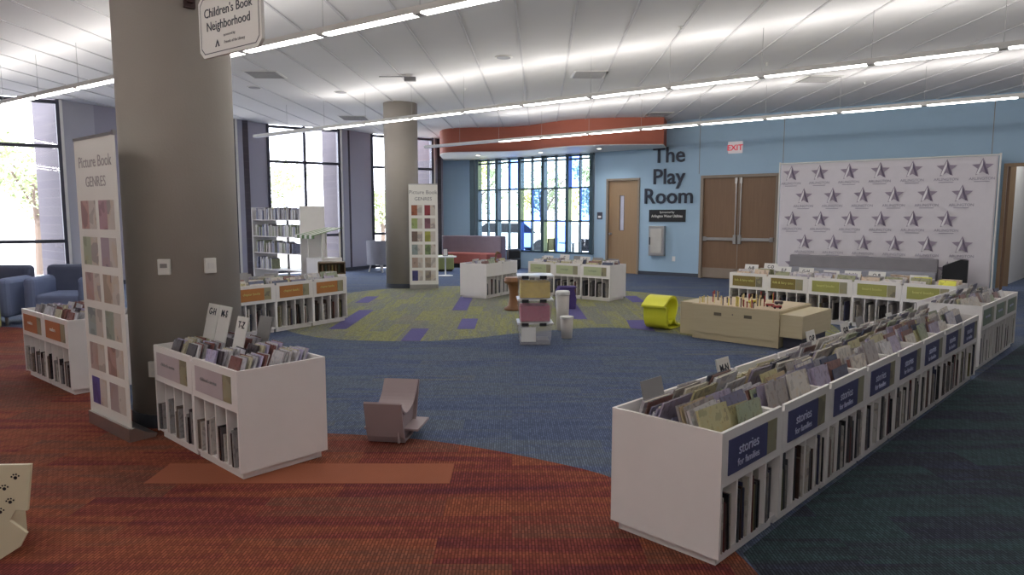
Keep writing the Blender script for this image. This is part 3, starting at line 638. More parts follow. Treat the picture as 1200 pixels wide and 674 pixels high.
# ------------------------------------------------------------------ browser bins
BINS = []; SPEC = []   # SPEC collects books: (matrix, dims, colour, kind, label)
BW, BD, BHT = .64, .60, .68
def bank(o, u, n, lm, txt, phrase, labfn, slot=(3, 5), tray=(5, 7), face='plain', kind='book', cards=(), far=False, pal=None, tcol=None, lean_back=False, first_panel=True, hgt=.68):
    BHT = hgt; dz_ = hgt-.68; TF = .442+dz_+(.1 if kind == 'dvd' else 0)
    rz = math.atan2(u[1], u[0]); X0 = frame2(o, u)
    for i in range(n):
        p = X0 @ Vector((i*BW, 0, 0)); t = thing('browser_bin', labfn(i), 'book bin', p, rz, 'white browser bins '+phrase)
        w = BW-.003; c = MB()
        c.box(0, .016, 0, BD, .05, BHT if i == 0 else BHT-.03); c.box(w-.016, w, 0, BD, .05, BHT if i == n-1 else BHT-.03)
        c.box(.016, w-.016, .012, BD-.012, .05, .068); c.box(.016, w-.016, 0.02, BD-.02, .425+dz_, TF-.002)
        c.box(.016, w-.016, BD/2-.008, BD/2+.008, .068, .425+dz_)
        c.box(.016, w-.016, 0, .016, .425+dz_, BHT); c.box(.016, w-.016, BD-.016, BD, .05, BHT)
        c.build('carcass', M_white, t)
        b = MB(); b.box(.0 if i else .03, w-(.03 if i == n-1 else .03), .03, BD-.03, 0.004, .05); b.build('plinth', M_white, t)
        for k in (1, 2, 3):
            x = .016+(w-.032)*k/4; b = MB(); b.box(x-.006, x+.006, .004, BD/2-.008, .068, .425+dz_); b.build('slot_divider', M_white, t)
        b = MB(); b.box(w/2-.006, w/2+.006, .016, BD-.016, .44+dz_, .60+dz_); b.build('tray_divider', M_white, t)
        if lm is not None:
            b = MB(); b.box(.06, .45, -.005, 0, .47+dz_, .635+dz_); lp = b.build('label_panel', lm(i) if callable(lm) else lm, t)
            b = MB(); b.box(.455, .56, -.004, 0, .47+dz_, .635+dz_); q = b.build('picture_strip', M_cover, t); q.color = srgb(150, 146, 122)
            tx = txt(i) if callable(txt) else txt
            if tx:
                for body, size, dz in tx: lettering(body, size, tcol or M_card, lp, (.255, -.0065, dz+dz_))
        # slot books, spine outward
        for s_ in range(4):
            x0 = .016+(w-.032)*s_/4+.008; x1 = .016+(w-.032)*(s_+1)/4-.008; x = x0+R.uniform(0, .015); tilt = R.uniform(-.06, .03)
            for q in range(R.randint(*slot)):
                th = R.uniform(.006, .018) if kind == 'book' else .014
                if x+th+.004 > x1-.01: break
                hh = R.uniform(.22, .305) if kind == 'book' else R.uniform(.17, .25); dd = R.uniform(.17, .23)
                yy = R.choice([.001, .002, .004, .006, .012, .03]); sl_ = tilt+R.uniform(-.03, .02)
                sl_ = max(-(x-x0-.001)/hh, min((x1-x-th)/hh-.0, sl_))*.9
                Mx = X0 @ Matrix.Translation((i*BW+x, yy, .069)) @ Matrix.Shear('XY', 4, (sl_, 0)) if False else X0 @ Matrix.Translation((i*BW+x+max(0, -sl_)*0, yy, .069+abs(sl_)*th)) @ Matrix.Rotation(sl_, 4, 'Y')
                # local: x thickness, y depth, z height
                SPEC.append((Mx, (th, dd, hh), None, kind, 'slot', phrase, i, s_, q))
                x += th+R.uniform(.002, .007)
        # tray books: covers to the aisle, leaning to the middle
        halves = [(0, .05, .27), (1, .33, .55)]
        for hf, y0, y1 in halves:
            for c_ in range(2):
                cx0 = .03+c_*(w/2-.01); cw_ = w/2-.05; nb = R.randint(*tray)
                for q in range(nb):
                    bw_ = R.uniform(.19, min(.27, cw_)) if kind == 'book' else .135
                    bh_ = R.uniform(.25, .33) if kind == 'book' else .19
                    if kind != 'book' and c_ == 0 and False: pass
                    th = R.uniform(.006, .016) if kind == 'book' else .014
                    fr = q/max(1, nb-1); y = y0+(y1-y0-.09)*fr+R.uniform(-.003, .003)
                    lean = rad(R.uniform(14, 24)); 
                    if hf == 1 and not lean_back: y = y+.09; lean = -lean
                    if kind != 'book': y = y0+(y1-y0-.05)*fr; bx = cx0+(.0 if q % 2 == 0 else .03)+.06*(c_ == 0)*(i == 0)
                    else: bx = cx0+R.uniform(0, cw_-bw_)
                    zz = TF
                    Mx = X0 @ Matrix.Translation((i*BW+bx, y, zz)) @ Matrix.Rotation(-lean, 4, 'X') @ Matrix.Rotation(rad(R.uniform(-2, 2)), 4, 'Y')
                    SPEC.append((Mx, (bw_, th, bh_), None, kind, 'tray', phrase, i, hf*2+c_, q))
        BINS.append(t)
    for (i, x, y, z, lab, a) in cards:
        t = thing('divider_card', None, 'card', X0 @ Vector((i*BW+x, y, TF+.003)), rz)
        b = MB(); hh = z-.445; cw2 = (a or .23)/2; b.box(-cw2, cw2, -.002, .002, 0, hh); b.box(-cw2, cw2, -.004, .004, hh-.13, hh); b.build('card_sheet', M_card if lab != '' else M_grey, t)
        if lab: lettering(lab, min(.07, (a or .23)*.42), M_navy, t, (0, -.006, hh-.08), bold=.001, sx=.9)
        t.rotation_euler = (rad(-14), 0, rz); CARDS.append((t, lab, i, phrase))
CARDS = []
near8 = ['nearest the camera']+[ORD[i]+' from the near end' for i in range(1, 7)]+['at the far end']
M_lblue = mat('label_blue', (74, 76, 116), .5); M_lor = mat('label_orange', (176, 118, 66), .5); M_lor2 = mat('label_orange_red', (178, 112, 76), .5); M_lpur = mat('label_mauve', (186, 172, 176), .5)
M_lgr = mat('label_green', (178, 186, 148), .5); M_lbr = mat('label_brown', (128, 112, 62), .5); M_lyg = mat('label_lime', (158, 158, 90), .5); M_ltx = mat('label_ink_pale', (196, 200, 226), .5); M_ltx2 = mat('label_ink_yellow', (214, 210, 130), .5); M_lgrn2 = mat('label_sage', (120, 134, 118), .5)
st = [('stories', .075, .55), ('for families', .05, .495)]
bank((.952-.02, 2.957-.02), (.7045, .7097), 8, M_lblue, st, 'of the stories row', lambda i: 'white browser bin with blue stories label, '+near8[i], slot=(6, 9), tray=(8, 10), tcol=M_ltx, hgt=.64,
     cards=[(0, .30, .49, .79, '', .19), (1, .37, .455, .80, 'M-N', .15), (3, .46, .47, .80, 'O-P', .15), (4, .47, .455, .79, 'Q-R', .15), (5, .20, .46, .80, '', .17), (6, .2, .42, .77, 'S', .15)])
bank((-2.575, 4.83), (.738, -.675), 2, M_lpur, [('children\'s movies', .034, .55)], 'beside the near column', lambda i: 'white media bin beside the near column, '+['left half', 'right half with plain end panel'][i], kind='dvd', slot=(3, 5), tray=(9, 11), lean_back=True, tcol=M_grey,
     cards=[(0, .13, .30, .86, 'G-H', .18), (0, .32, .30, .86, 'M-S', .18), (0, .545, .33, .80, 'T-Z', .16), (0, .50, .53, .78, '', .18)])
bank((-4.90, 6.76), (.77, -.638), 2, M_lor2, [('readers', .05, .545)], 'left of the tall banner', lambda i: 'white bin with orange label behind the tall banner, '+['left one', 'right one'][i], kind='dvd', slot=(4, 6), tray=(8, 9), lean_back=True)
ub = (.56, .828); ob = (-2.52-.56*2.56, 10.36-.828*2.56)
bank(ob, ub, 4, M_lor, [('chapter books', .045, .55)], 'right of the near column', lambda i: 'white bin with ochre label right of the near column, '+['leftmost, mostly hidden', 'second from left', 'third from left', 'rightmost'][i], slot=(3, 5), tray=(4, 6),
     cards=[(1, .3, .2, .84, '', 0), (1, .5, .42, .80, '', 0), (2, .3, .42, .78, '', 0), (2, .1, .42, .76, '', 0)], tcol=M_ltx2)
bank((.33, 13.86), (.777, -.629), 3, M_lgr, [('concepts', .05, .545)], 'in the middle of the room', lambda i: 'white bin with pale green label in the middle of the room, '+['left', 'centre', 'right, with end panel'][i], slot=(3, 5), tray=(4, 6),
     cards=[(0, .25, .28, .80, 'A-B', 0), (0, .5, .5, .82, 'C', 0), (1, .2, .5, .80, '', 0), (1, .5, .28, .81, 'D-E', 0), (2, .15, .28, .80, '', 0), (2, .4, .45, .78, '', 0)], tcol=M_lgrn2)
bank((-.49, 13.07), (.47, .883), 2, None, None, 'left of the middle bins', lambda i: 'white bin without label standing at an angle in the middle, '+['nearer half with end panel', 'farther half'][i], slot=(3, 4), tray=(2, 3))
bank((3.57, 11.16), (.70, -.71), 5, lambda i: M_lbr if i < 2 else M_lyg, lambda i: [('folk & fairy tales' if i < 2 else 'board books', .05, .55)], 'below the star backdrop', lambda i: 'white bin with %s label below the star backdrop, %s' % ('brown' if i < 2 else 'lime green', ['leftmost', 'second from left', 'middle', 'fourth from left', 'rightmost'][i]), slot=(2, 4), tray=(3, 5),
     cards=[(0, .2, .28, .81, 'A-B', 0), (0, .45, .45, .83, 'C-D', 0), (1, .1, .3, .80, 'E-F', 0), (1, .45, .3, .80, 'G-H', 0), (2, .2, .28, .78, 'I-K', 0), (2, .5, .3, .79, 'L-N', 0), (3, .2, .28, .80, 'O-R', 0), (4, .1, .3, .78, 'S-Z', 0)], tcol=M_ltx2)
bank((4.80, 6.90), (.707, .707), 3, M_lgrn2, [('easy readers', .045, .545)], 'beyond the stories row', lambda i: 'white bin with sage label beyond the stories row, '+['nearest', 'middle', 'farthest'][i], slot=(3, 5), tray=(4, 6), tcol=M_ltx)
for t, lab, i, phrase in CARDS:
    t['group'] = 'divider cards in the bins'
    t['label'] = ('white divider card marked %s in the %s bin %s' % (lab, ORD[i], phrase)) if lab else ('blank grey divider card in the %s bin %s' % (ORD[i], phrase))

# colours of books with names
PT = [((206, 200, 192), 'cream'), ((160, 154, 152), 'grey'), ((118, 116, 142), 'blue-grey'), ((166, 158, 182), 'lilac'), ((186, 168, 138), 'tan'), ((150, 160, 136), 'sage'), ((204, 202, 204), 'white'), ((134, 98, 92), 'red-brown'), ((78, 84, 108), 'dark blue'), ((186, 180, 140), 'pale yellow'), ((204, 202, 204), 'white'), ((176, 174, 182), 'pale grey'), ((206, 200, 192), 'cream'), ((188, 186, 196), 'silver grey')]
PS = [((196, 192, 186), 'white'), ((188, 184, 178), 'off-white'), ((36, 34, 38), 'black'), ((112, 108, 108), 'grey'), ((176, 170, 160), 'pale'), ((72, 56, 50), 'dark brown'), ((52, 54, 60), 'charcoal'), ((112, 108, 76), 'olive'), ((56, 58, 84), 'navy'), ((140, 134, 130), 'grey'), ((100, 52, 50), 'red'), ((44, 42, 46), 'black'), ((82, 80, 84), 'dark grey')]
PD = [((176, 170, 200), 'lilac'), ((190, 190, 196), 'silver'), ((150, 148, 152), 'grey'), ((80, 74, 80), 'dark'), ((128, 88, 84), 'maroon'), ((190, 184, 160), 'pale yellow'), ((202, 200, 204), 'white'), ((198, 196, 206), 'silver')]
PB = [((90, 86, 90), 'dark grey'), ((150, 148, 150), 'grey'), ((44, 42, 46), 'black'), ((190, 186, 182), 'white'), ((120, 108, 100), 'brown-grey')]
camp = Vector((0, 0, 1.6))
rows = []
for sp in SPEC:
    Mx, dm, _, kind, where, phrase, i, s_, q = sp
    pos = Mx @ Vector((dm[0]/2, dm[1]/2, dm[2]/2)); d = (pos-camp).length
    size = (dm[0]*dm[2] if where == 'tray' else dm[0]*dm[2]*1.6)/d/d
    if where == 'tray' and s_ >= 2 and 'stories' not in phrase: size *= .4
    pal = (PD if where == 'tray' else PB) if kind == 'dvd' else (PT if where == 'tray' else PS)
    col, cn = R.choice(pal)
    if 'backdrop' in phrase and where == 'tray': col, cn = R.choice([((206, 200, 200), 'white'), ((190, 186, 188), 'pale grey'), ((150, 152, 120), 'olive'), ((222, 220, 90), 'yellow') if i == 4 else ((180, 176, 190), 'lilac'), ((200, 180, 160), 'tan')])
    rows.append((size, Mx, dm, col, cn, kind, where, phrase, i, s_, q))
rows.sort(key=lambda r: -r[0])
def unit_book():
    b = MB(); b.box(0, .12, 0, 1, 0, 1); b.box(.88, 1, 0, 1, 0, 1); b.box(.12, .88, 0, .06, 0, 1)
    p = MB(); p.box(.12, .88, .06, .97, .015, .985); return b, p
ub_, up_ = unit_book(); _c = ub_.build('book', M_cover); _p = up_.build('pages', M_pages); bookme, pageme = _c.data, _p.data
bpy.data.objects.remove(_c); bpy.data.objects.remove(_p)
def unit_flat():
    b = MB(); b.box(0, 1, 0, .12, 0, 1); b.box(0, 1, .88, 1, 0, 1); b.box(0, .03, .12, .88, 0, 1)
    p = MB(); p.box(.03, .97, .12, .88, .015, .985); return b, p
ub_, up_ = unit_flat(); _c = ub_.build('book', M_cover); _p = up_.build('pages', M_pages); bookme2, pageme2 = _c.data, _p.data
bpy.data.objects.remove(_c); bpy.data.objects.remove(_p)
_d = MB(); _d.box(0, 1, 0, 1, 0, 1); _c = _d.build('dvd_case', M_dvd); dvdme = _c.data; bpy.data.objects.remove(_c)
nb = 0; stuff = MB(); nd = 0; stuffd = MB()
slotn = ['first', 'second', 'third', 'fourth']
for size, Mx, dm, col, cn, kind, where, phrase, i, s_, q in rows:
    c = srgb(*col)
    if kind == 'book' and nb >= 300:
        stuff.box(0, dm[0], 0, dm[1], 0, dm[2], X=Mx, c=c); continue
    if where == 'slot': lab = '%s, %s in %s slot, %s bin %s' % ('%s', ordw(q), slotn[s_], ordw(i), phrase)
    else: lab = '%s, %s in %s tray, %s bin %s' % ('%s', ordw(q), ['front left', 'front right', 'back left', 'back right'][s_], ordw(i), phrase)
    if kind == 'book':
        nb += 1; o = bpy.data.objects.new('picture_book', bookme if where == 'slot' else bookme2); COL.objects.link(o)
        pg = bpy.data.objects.new('pages', pageme if where == 'slot' else pageme2); COL.objects.link(pg); pg.parent = o
        tag(o, lab % ('%s book' % cn), 'book', 'picture books %s' % phrase)
    else:
        nd += 1; o = bpy.data.objects.new('media_case', dvdme); COL.objects.link(o); tag(o, lab % ('%s case' % cn), 'media case', 'media cases %s' % phrase)
    o.matrix_world = Mx @ Matrix.Diagonal((*dm, 1)); o.color = c
if stuff.v: o = stuff.build('picture_book', M_coverA); tag(o, 'the many smaller picture books packed in the farther white bins', 'book', 'picture books in the far bins', 'stuff')

# ------------------------------------------------------------------ white shelving unit with awning stall
sa_, sd_ = (-4.31, 13.9), (-1.33, 1.0)
# local frame: x from far-left end to the near right end
ul = math.hypot(*sd_); e0 = (sa_[0]+sd_[0], sa_[1]+sd_[1]); X = frame2(e0, (-sd_[0], -sd_[1])); rz = math.atan2(-sd_[1], -sd_[0])
t = thing('shelving_unit', 'white double-sided library shelving unit in front of the windows', 'shelf', (e0[0], e0[1], 0), rz)
b = MB(); b.box(ul, ul+.03, 0, .6, 0.004, 1.8); b.build('end_panel', M_white, t); b = MB(); b.box(-.03, 0, 0, .6, .004, 1.78); b.build('end_panel', M_white, t)
for z in (.1, .47, .82, 1.17, 1.52): b = MB(); b.box(0, ul, .02, .58, z-.02, z); b.build('shelf_board', M_white, t)
b = MB(); b.box(0, ul, .28, .32, 0.004, .1); b.box(ul/2-.02, ul/2+.02, .28, .32, .1, 1.8); b.build('centre_post', M_grey, t)
sb_ = 0; _b2 = None
for zi, z in enumerate((.47, .82, 1.17, 1.52)):
    x = .04; k = 0; lim = ul*(.98 if zi > 1 else (.8 if zi == 1 else .35))
    while x < lim:
        th = R.uniform(.022, .05); hh = R.uniform(.19, .26); o = bpy.data.objects.new('paperback', bookme); COL.objects.link(o)
        o.matrix_world = X @ Matrix.Translation((x, .03+R.uniform(0, .03), z)) @ Matrix.Diagonal((th, .2, hh, 1))
        col, cn = R.choice([((190, 188, 196), 'white'), ((150, 150, 166), 'grey'), ((120, 124, 150), 'blue-grey'), ((198, 196, 190), 'cream'), ((110, 100, 104), 'dark'), ((150, 156, 130), 'sage')]); o.color = srgb(*col)
        tag(o, '%s paperback, %s from the left on the %s shelf of the shelving unit' % (cn, ordw(k), ['bottom', 'third', 'second', 'top'][zi]), 'book', 'paperbacks on the shelving unit')
        x += th+.002+(.05 if R.random() < .06 else 0); k += 1
# striped awning stall at the end of the unit
p = X @ Vector((ul+.14, .04, 0))
t = thing('toy_stall', 'small white play stall with green striped awning beside the shelving unit', 'play stall', p, rz)
b = MB(); b.box(0, .5, 0, .5, .004, .75); b.build('stall_counter', M_white, t)
for x, y in ((.02, .02), (.46, .02), (.02, .46), (.46, .46)): b = MB(); b.box(x, x+.025, y, y+.025, .75, 1.28); b.build('post', M_offw, t)
b = MB(); Mg = mat('awning_green', (112, 138, 96), .8)
for k in range(8):
    x0 = -.06+k*.0775; b.add([(x0, -.22, 1.22), (x0+.0775, -.22, 1.22), (x0+.0775, .5, 1.36), (x0, .5, 1.36)], [(0, 1, 2, 3)], k % 2); b.add([(x0, -.22, 1.15), (x0+.0775, -.22, 1.15), (x0+.0775, -.22, 1.22), (x0, -.22, 1.22)], [(0, 1, 2, 3)], k % 2)
b.add([(-.06, -.22, 1.15), (-.06, -.22, 1.22), (-.06, .5, 1.36), (-.06, .5, 1.2)], [(0, 1, 2, 3)], 0)
o = b.build('awning', [M_offw, Mg], t); sm = o.modifiers.new('thick', 'SOLIDIFY'); sm.thickness = .006
t = thing('wooden_crate', 'open brown wooden crate of books behind the ochre-labelled bins', 'crate', (-3.25, 11.4, 0), .25)
b = MB(); b.box(0, .45, 0, .3, .004, .62); b.build('plinth_box', M_white, t); b = MB(); b.box(0, .45, 0, .02, .62, .64); b.box(0, .02, 0, .3, .62, .82); b.box(.43, .45, 0, .3, .62, .82); b.box(0, .45, .28, .3, .62, .82); b.box(0, .45, 0, .3, .80, .82); b.box(.02, .43, .02, .28, .621, .63); b.build('crate_box', mat('crate_brown', (110, 92, 72), .7, noise=.1), t)
for k in range(6):
    o = bpy.data.objects.new('picture_book', bookme); COL.objects.link(o); o.matrix_world = frame2((-3.25, 11.4), (math.cos(.25), math.sin(.25))) @ Matrix.Translation((.06+k*.055, .05, .631)) @ Matrix.Diagonal((.02, .18, .14, 1)); o.color = srgb(*R.choice([(170, 150, 80), (80, 90, 70), (140, 110, 80)])); tag(o, 'small book in the brown crate, %s from the left' % ORD[k], 'book', 'books in the brown crate')

# ------------------------------------------------------------------ seating on the left
M_slate = mat('fabric_slate', (86, 92, 112), .9, bump=.2, noise=.06); M_slate2 = mat('fabric_blue_grey', (116, 128, 160), .9, bump=.2); M_lime = mat('fabric_lime', (150, 158, 104), .9, bump=.2)
M_gfab = mat('fabric_grey', (150, 150, 158), .9, bump=.2); M_sofag = mat('sofa_grey', (120, 108, 116), .9, bump=.2); M_sofar = mat('sofa_rust', (150, 84, 76), .9, bump=.2)
def club(x, y, a, lab, w=.9, d=.8, h=.85):
    t = thing('lounge_chair', lab, 'armchair', (x, y, 0), a, 'lounge chairs by the left window')
    b = MB(); b.box(-w/2+.14, w/2-.14, -d/2+.02, d/2-.15, .12, .45); b.build('seat', M_slate2, t, bevel=.05)
    b = MB(); b.box(-w/2+.02, w/2-.02, d/2-.2, d/2, .12, h); b.build('backrest', M_slate, t, bevel=.07)
    for s_ in (-1, 1):
        b = MB(); x0 = s_*(w/2-.08); b.box(x0-.085, x0+.085, -d/2, d/2-.1, .12, .70); b.build('armrest', M_slate2, t, bevel=.075)
    for sx in (-1, 1):
        for sy in (-1, 1): b = MB(); b.lathe([(.018, .0), (.025, .12)], 10, X=Matrix.Translation((sx*(w/2-.1), sy*(d/2-.1), 0))); b.build('leg', M_steel, t)
club(-6.75, 10.35, .12, 'slate blue lounge chair half hidden by the tall banner'); club(-7.78, 10.15, .12, 'slate blue lounge chair at the left edge of the picture')
t = thing('ottoman', 'lime green ottoman at the left edge beside the lounge chairs', 'ottoman', (-7.15, 9.3, 0), .1)
b = MB(); b.box(-.5, .17-.17, -.2, .2, .04, .45); b.build('cushion', M_lime, t, bevel=.03); b = MB(); b.box(-.46, -.04, -.16, .16, .0, .04); b.build('base', M_black, t)
t = thing('barrel_chair', 'light grey barrel armchair with pale legs left of the far column', 'armchair', (-3.75, 19.6, 0), 2.6)
b = MB(); n_ = 20; outer = [(.42*math.cos(a), .42*math.sin(a)) for a in [math.pi*(-.1+1.2*k/n_) for k in range(n_+1)]]; inner = [(.34*math.cos(a), .34*math.sin(a)) for a in [math.pi*(-.1+1.2*k/n_) for k in range(n_+1)]][::-1]; b.prism(outer+inner, .22, .9); b.build('backrest', M_gfab, t)
b = MB(); b.lathe([(.33, .24), (.34, .42), (.3, .46)], 28); b.build('seat', M_gfab, t)
for k in range(4): b = MB(); a = .8+k*math.pi/2; b.tube([(.3*math.cos(a), .3*math.sin(a), .24), (.36*math.cos(a), .36*math.sin(a), 0)], .02); b.build('leg', M_offw, t)
t = thing('curved_sofa', 'curved sofa with grey back and rust seat before the coloured glass', 'sofa', (-.95, 21.9, 0), -.42)
def arc(r0, r1, a0, a1, n=18): return [(r1*math.sin(a0+(a1-a0)*k/n), -r1*math.cos(a0+(a1-a0)*k/n)) for k in range(n+1)]+[(r0*math.sin(a0+(a1-a0)*k/n), -r0*math.cos(a0+(a1-a0)*k/n)) for k in range(n, -1, -1)]
Xs = Matrix.Translation((0, -2.4, 0)) @ Matrix.Scale(-1, 4, (0, 1, 0))
def arcm(r0, r1, a, z0, z1):
    q = MB(); pl = [(x, -y) for x, y in arc(r0, r1, -a, a)]; q.prism([(x, y-2.45) for x, y in pl], z0, z1); return q
arcm(1.45, 2.0, .55, .12, .46).build('seat', M_sofar, t, bevel=.03); arcm(1.95, 2.15, .55, .12, .98).build('backrest', M_sofag, t, bevel=.03); arcm(1.5, 2.1, .5, .0, .12).build('base', M_black, t)
t = thing('ottoman', 'lime green cube ottoman behind the far banner', 'ottoman', (-2.0, 19.9, 0), .1)
b = MB(); b.box(-.3, .3, -.25, .25, .05, .45); b.build('cushion', M_lime, t, bevel=.03); b = MB(); b.box(-.25, .25, -.2, .2, 0, .05); b.build('base', M_black, t)
t = thing('side_table', 'small white pedestal side table right of the far banner', 'table', (-1.78, 18.2, 0))
b = MB(); b.lathe([(.3, .50), (.3, .53)], 28); b.build('table_top', M_offw, t); b = MB(); b.lathe([(.02, .02), (.02, .5)], 12); b.build('stem', M_offw, t); b = MB(); b.lathe([(.2, 0.003), (.2, .015), (.02, .025)], 24); b.build('foot', M_offw, t)
t = thing('book', 'small dark frame standing on the white side table', 'frame', (-1.78, 18.2, .531), .5); b = MB(); b.box(-.07, .07, -.01, .01, 0, .2); b.build('frame_border', M_dark, t); b = MB(); b.box(-.055, .055, -.012, -.0101, .015, .185); b.build('frame_picture', M_card, t); t.name = 'photo_display'
t = thing('backpack', 'black backpack beside the right end of the curved sofa', 'bag', (.05, 20.4, 0), .3)
b = MB(); b.box(-.2, .2, -.14, .14, .0, .62); b.build('bag_body', M_black, t, bevel=.08); b = MB(); b.box(-.15, .15, -.2, -.13, .06, .34); b.build('front_pocket', M_black, t, bevel=.03)
t = thing('toy_figure', 'slim brown toy giraffe figure standing on the unlabelled bin', 'toy', (-.38, 13.75, .445), .4)
b = MB(); b.tube([(-.05, 0, 0), (-.04, 0, .2)], .012); b.tube([(.05, 0, 0), (.04, 0, .2)], .012); b.lathe([(.02, 0), (.05, .02), (.05, .1), (.02, .13)], 12, X=Matrix.Translation((-.06, 0, .22)) @ Matrix.Rotation(rad(90), 4, 'Y')); b.tube([(.04, 0, .24), (.07, 0, .42)], .018); b.lathe([(.01, 0), (.03, .02), (.015, .09)], 10, X=Matrix.Translation((.06, 0, .42)) @ Matrix.Rotation(rad(100), 4, 'Y')); b.build('figure_body', mat('toy_brown', (120, 96, 70), .8), t)

# ------------------------------------------------------------------ plastic tubs and bits in the middle
M_tub = cloudy('tub_plastic', (206, 204, 210), .16); M_lid = cloudy('lid_plastic', (224, 222, 224), .75)
tb = (.074, 8.29)
cont = [('clear storage tub with a paper sheet, bottom of the stack', None), ('clear tub holding pink-red things, middle of the stack', (176, 72, 96)), ('clear tub holding yellow things, top of the stack', (214, 184, 64))]
for k, (lab, cc) in enumerate(cont):
    t = thing('storage_tub', lab, 'storage box', (tb[0], tb[1], .004+k*.292), .04, 'stacked storage tubs')
    b = MB(); w, d, h = .43, .36, .265
    def fr(i0, z): return [(i0, i0, z), (w-i0, i0, z), (w-i0, d-i0, z), (i0, d-i0, z)]
    vs = fr(.025, 0)+fr(0.005, h)+fr(.009, h)+fr(.029, .004)
    b.add(vs, [(3, 2, 1, 0)]+[(i, (i+1) % 4, 4+(i+1) % 4, 4+i) for i in range(4)]+[(4+i, 4+(i+1) % 4, 8+(i+1) % 4, 8+i) for i in range(4)]+[(8+i, 8+(i+1) % 4, 12+(i+1) % 4, 12+i) for i in range(4)]+[(12, 13, 14, 15)])
    b.build('tub_body', M_tub, t)
    b = MB(); b.box(-.008, w+.008, -.008, d+.008, h, h+.022); b.build('lid', M_lid, t, bevel=.006)
    for x in (.045, .265): b = MB(); b.box(x, x+.085, -.018, -.008, h-.02, h+.02); b.build('latch', M_black, t)
    if cc: b = MB(); b.box(.035, w-.035, .035, d-.035, .008, .2); b.build('contents', mat('contents_%d' % k, cc, .8, noise=.15, scale=20), t)
    else: b = MB(); b.box(.04, .22, .008, .010, .05, .23, X=Matrix.Rotation(.03, 4, 'X')); b.build('paper_sheet', M_card, t); b = MB(); b.box(.035, w-.035, .05, d-.035, .008, .06); b.build('contents', M_gfab, t)
t = thing('plastic_bucket', 'short clear plastic canister with lid behind the stacked tubs', 'canister', (.72, 8.86, 0))
b = MB(); b.lathe([(.07, .004), (.085, .26)], 24); b.build('canister_body', cloudy('canister', (214, 208, 200), .7), t, smooth=True); b = MB(); b.lathe([(.09, .26), (.092, .285), (.085, .29)], 24); b.build('lid', M_card, t)
t = thing('plastic_bucket', 'tall white plastic canister right behind the stacked tubs', 'canister', (.71, 9.5, 0))
b = MB(); b.lathe([(.08, .004), (.095, .50)], 24); b.build('canister_body', MATS['canister'], t, smooth=True); b = MB(); b.lathe([(.1, .50), (.102, .54), (.09, .555)], 24); b.build('lid', M_card, t)
t = thing('storage_bag', 'purple fabric bag standing on the purple carpet plank', 'bag', (.93, 11.75, 0), .1)
b = MB(); b.prism([(-.16, 0.005), (.15, .005), (.17, .18), (.13, .34), (.17, .38), (-.12, .38), (-.16, .3)], -.13, .13, X=XR); b.build('bag_body', mat('purple_fabric', (70, 56, 110), .9), t, bevel=.015)
b = MB(); b.box(-.12, .17, -.135, .135, .372, .386); b.build('bag_flap', MATS['purple_fabric'], t)
t = thing('wooden_stool', 'turned brown wooden stool behind the stacked tubs', 'stool', (.03, 11.55, 0))
Mwb = mat('turned_wood', (126, 86, 56), .5, noise=.1)
b = MB(); b.lathe([(.16, .003), (.17, .03), (.1, .08), (.08, .2), (.075, .32), (.1, .43), (.13, .46)], 24); b.build('stem', Mwb, t, smooth=True); b = MB(); b.lathe([(.15, .46), (.17, .5), (.15, .56), (.08, .57)], 24); b.build('seat', Mwb, t)

# ------------------------------------------------------------------ yellow rocker chair
M_yel = mat('yellow_plastic', (218, 218, 60), .35, noise=.02)
t = thing('curl_chair', 'yellow curled plastic child chair beside the train table', 'child chair', (2.12, 9.62, 0), rad(-28))
outer = chaikin([(-.30, .36), (-.22, .40), (-.13, .455), (-.02, .485), (.1, .47), (.18, .40), (.20, .30), (.15, .20), (.10, .13), (.2, .06), (.42, .035)], 2)
rest = chaikin([(.42, .035), (.42, .01), (.1, .006), (-.08, .012), (-.17, .07), (-.21, .17), (-.215, .28), (-.22, .33), (-.30, .345)], 2)
b = MB(); b.sheet(outer, -.17, .17, -.03); b.build('seat_shell', M_yel, t)
b = MB(); b.sheet(rest, -.17, .17, -.02); b.build('rolled_front', M_yel, t)
b = MB(); b.sheet(chaikin([(-.15, .33), (-.16, .2), (-.12, .1), (-.04, .07), (.05, .12)], 2), -.165, .165, .02); b.build('inner_curl', M_yel, t)
t.rotation_euler = (0, 0, rad(-36))

# ------------------------------------------------------------------ train / activity table
ta = (2.36, 8.9); tu = (.73, -.683)
t = thing('activity_table', 'large pale maple activity table with train pegs on top', 'play table', (ta[0], ta[1], 0), math.atan2(tu[1], tu[0]))
b = MB(); b.box(0, 1.16, 0, 1.05, .09, .455); b.build('cabinet_body', M_maple, t)
b = MB(); b.box(.01, 1.15, .02, 1.0, 0.004, .088); b.build('toe_kick', M_maple, t)
b = MB(); b.box(1.162, 1.43, .02, 1.0, .15, .42); b.build('side_wing', M_maple, t); b = MB(); b.box(1.18, 1.4, .1, .9, .004, .15); b.build('wing_support', M_dark, t)
b = MB(); b.box(-.27, -.002, .2, 1.0, .004, .44); b.build('side_wing', M_maple, t)
b = MB(); b.box(.02, 1.14, .02, 1.03, .456, .462); b.build('play_board', M_maple2, t)
for x in (.32, .72): b = MB(); b.box(x, x+.1, -.004, .0, .33, .37); b.build('hand_hole', mat('hand_hole', (96, 88, 74), .8), t)
b = MB(); b.lathe([(.008, 0), (.008, .004)], 10, X=Matrix.Translation((.57, 0, .36)) @ XR); b.build('lock', M_dark, t)
Mt = frame2(ta, tu); k = 0
M_pegs = [mat('peg_cream', (210, 190, 140), .5), mat('peg_yellow', (206, 190, 70), .5), mat('peg_red', (150, 60, 60), .5), mat('peg_dark', (70, 60, 70), .5)]
pn = ['cream', 'yellow', 'red', 'dark']
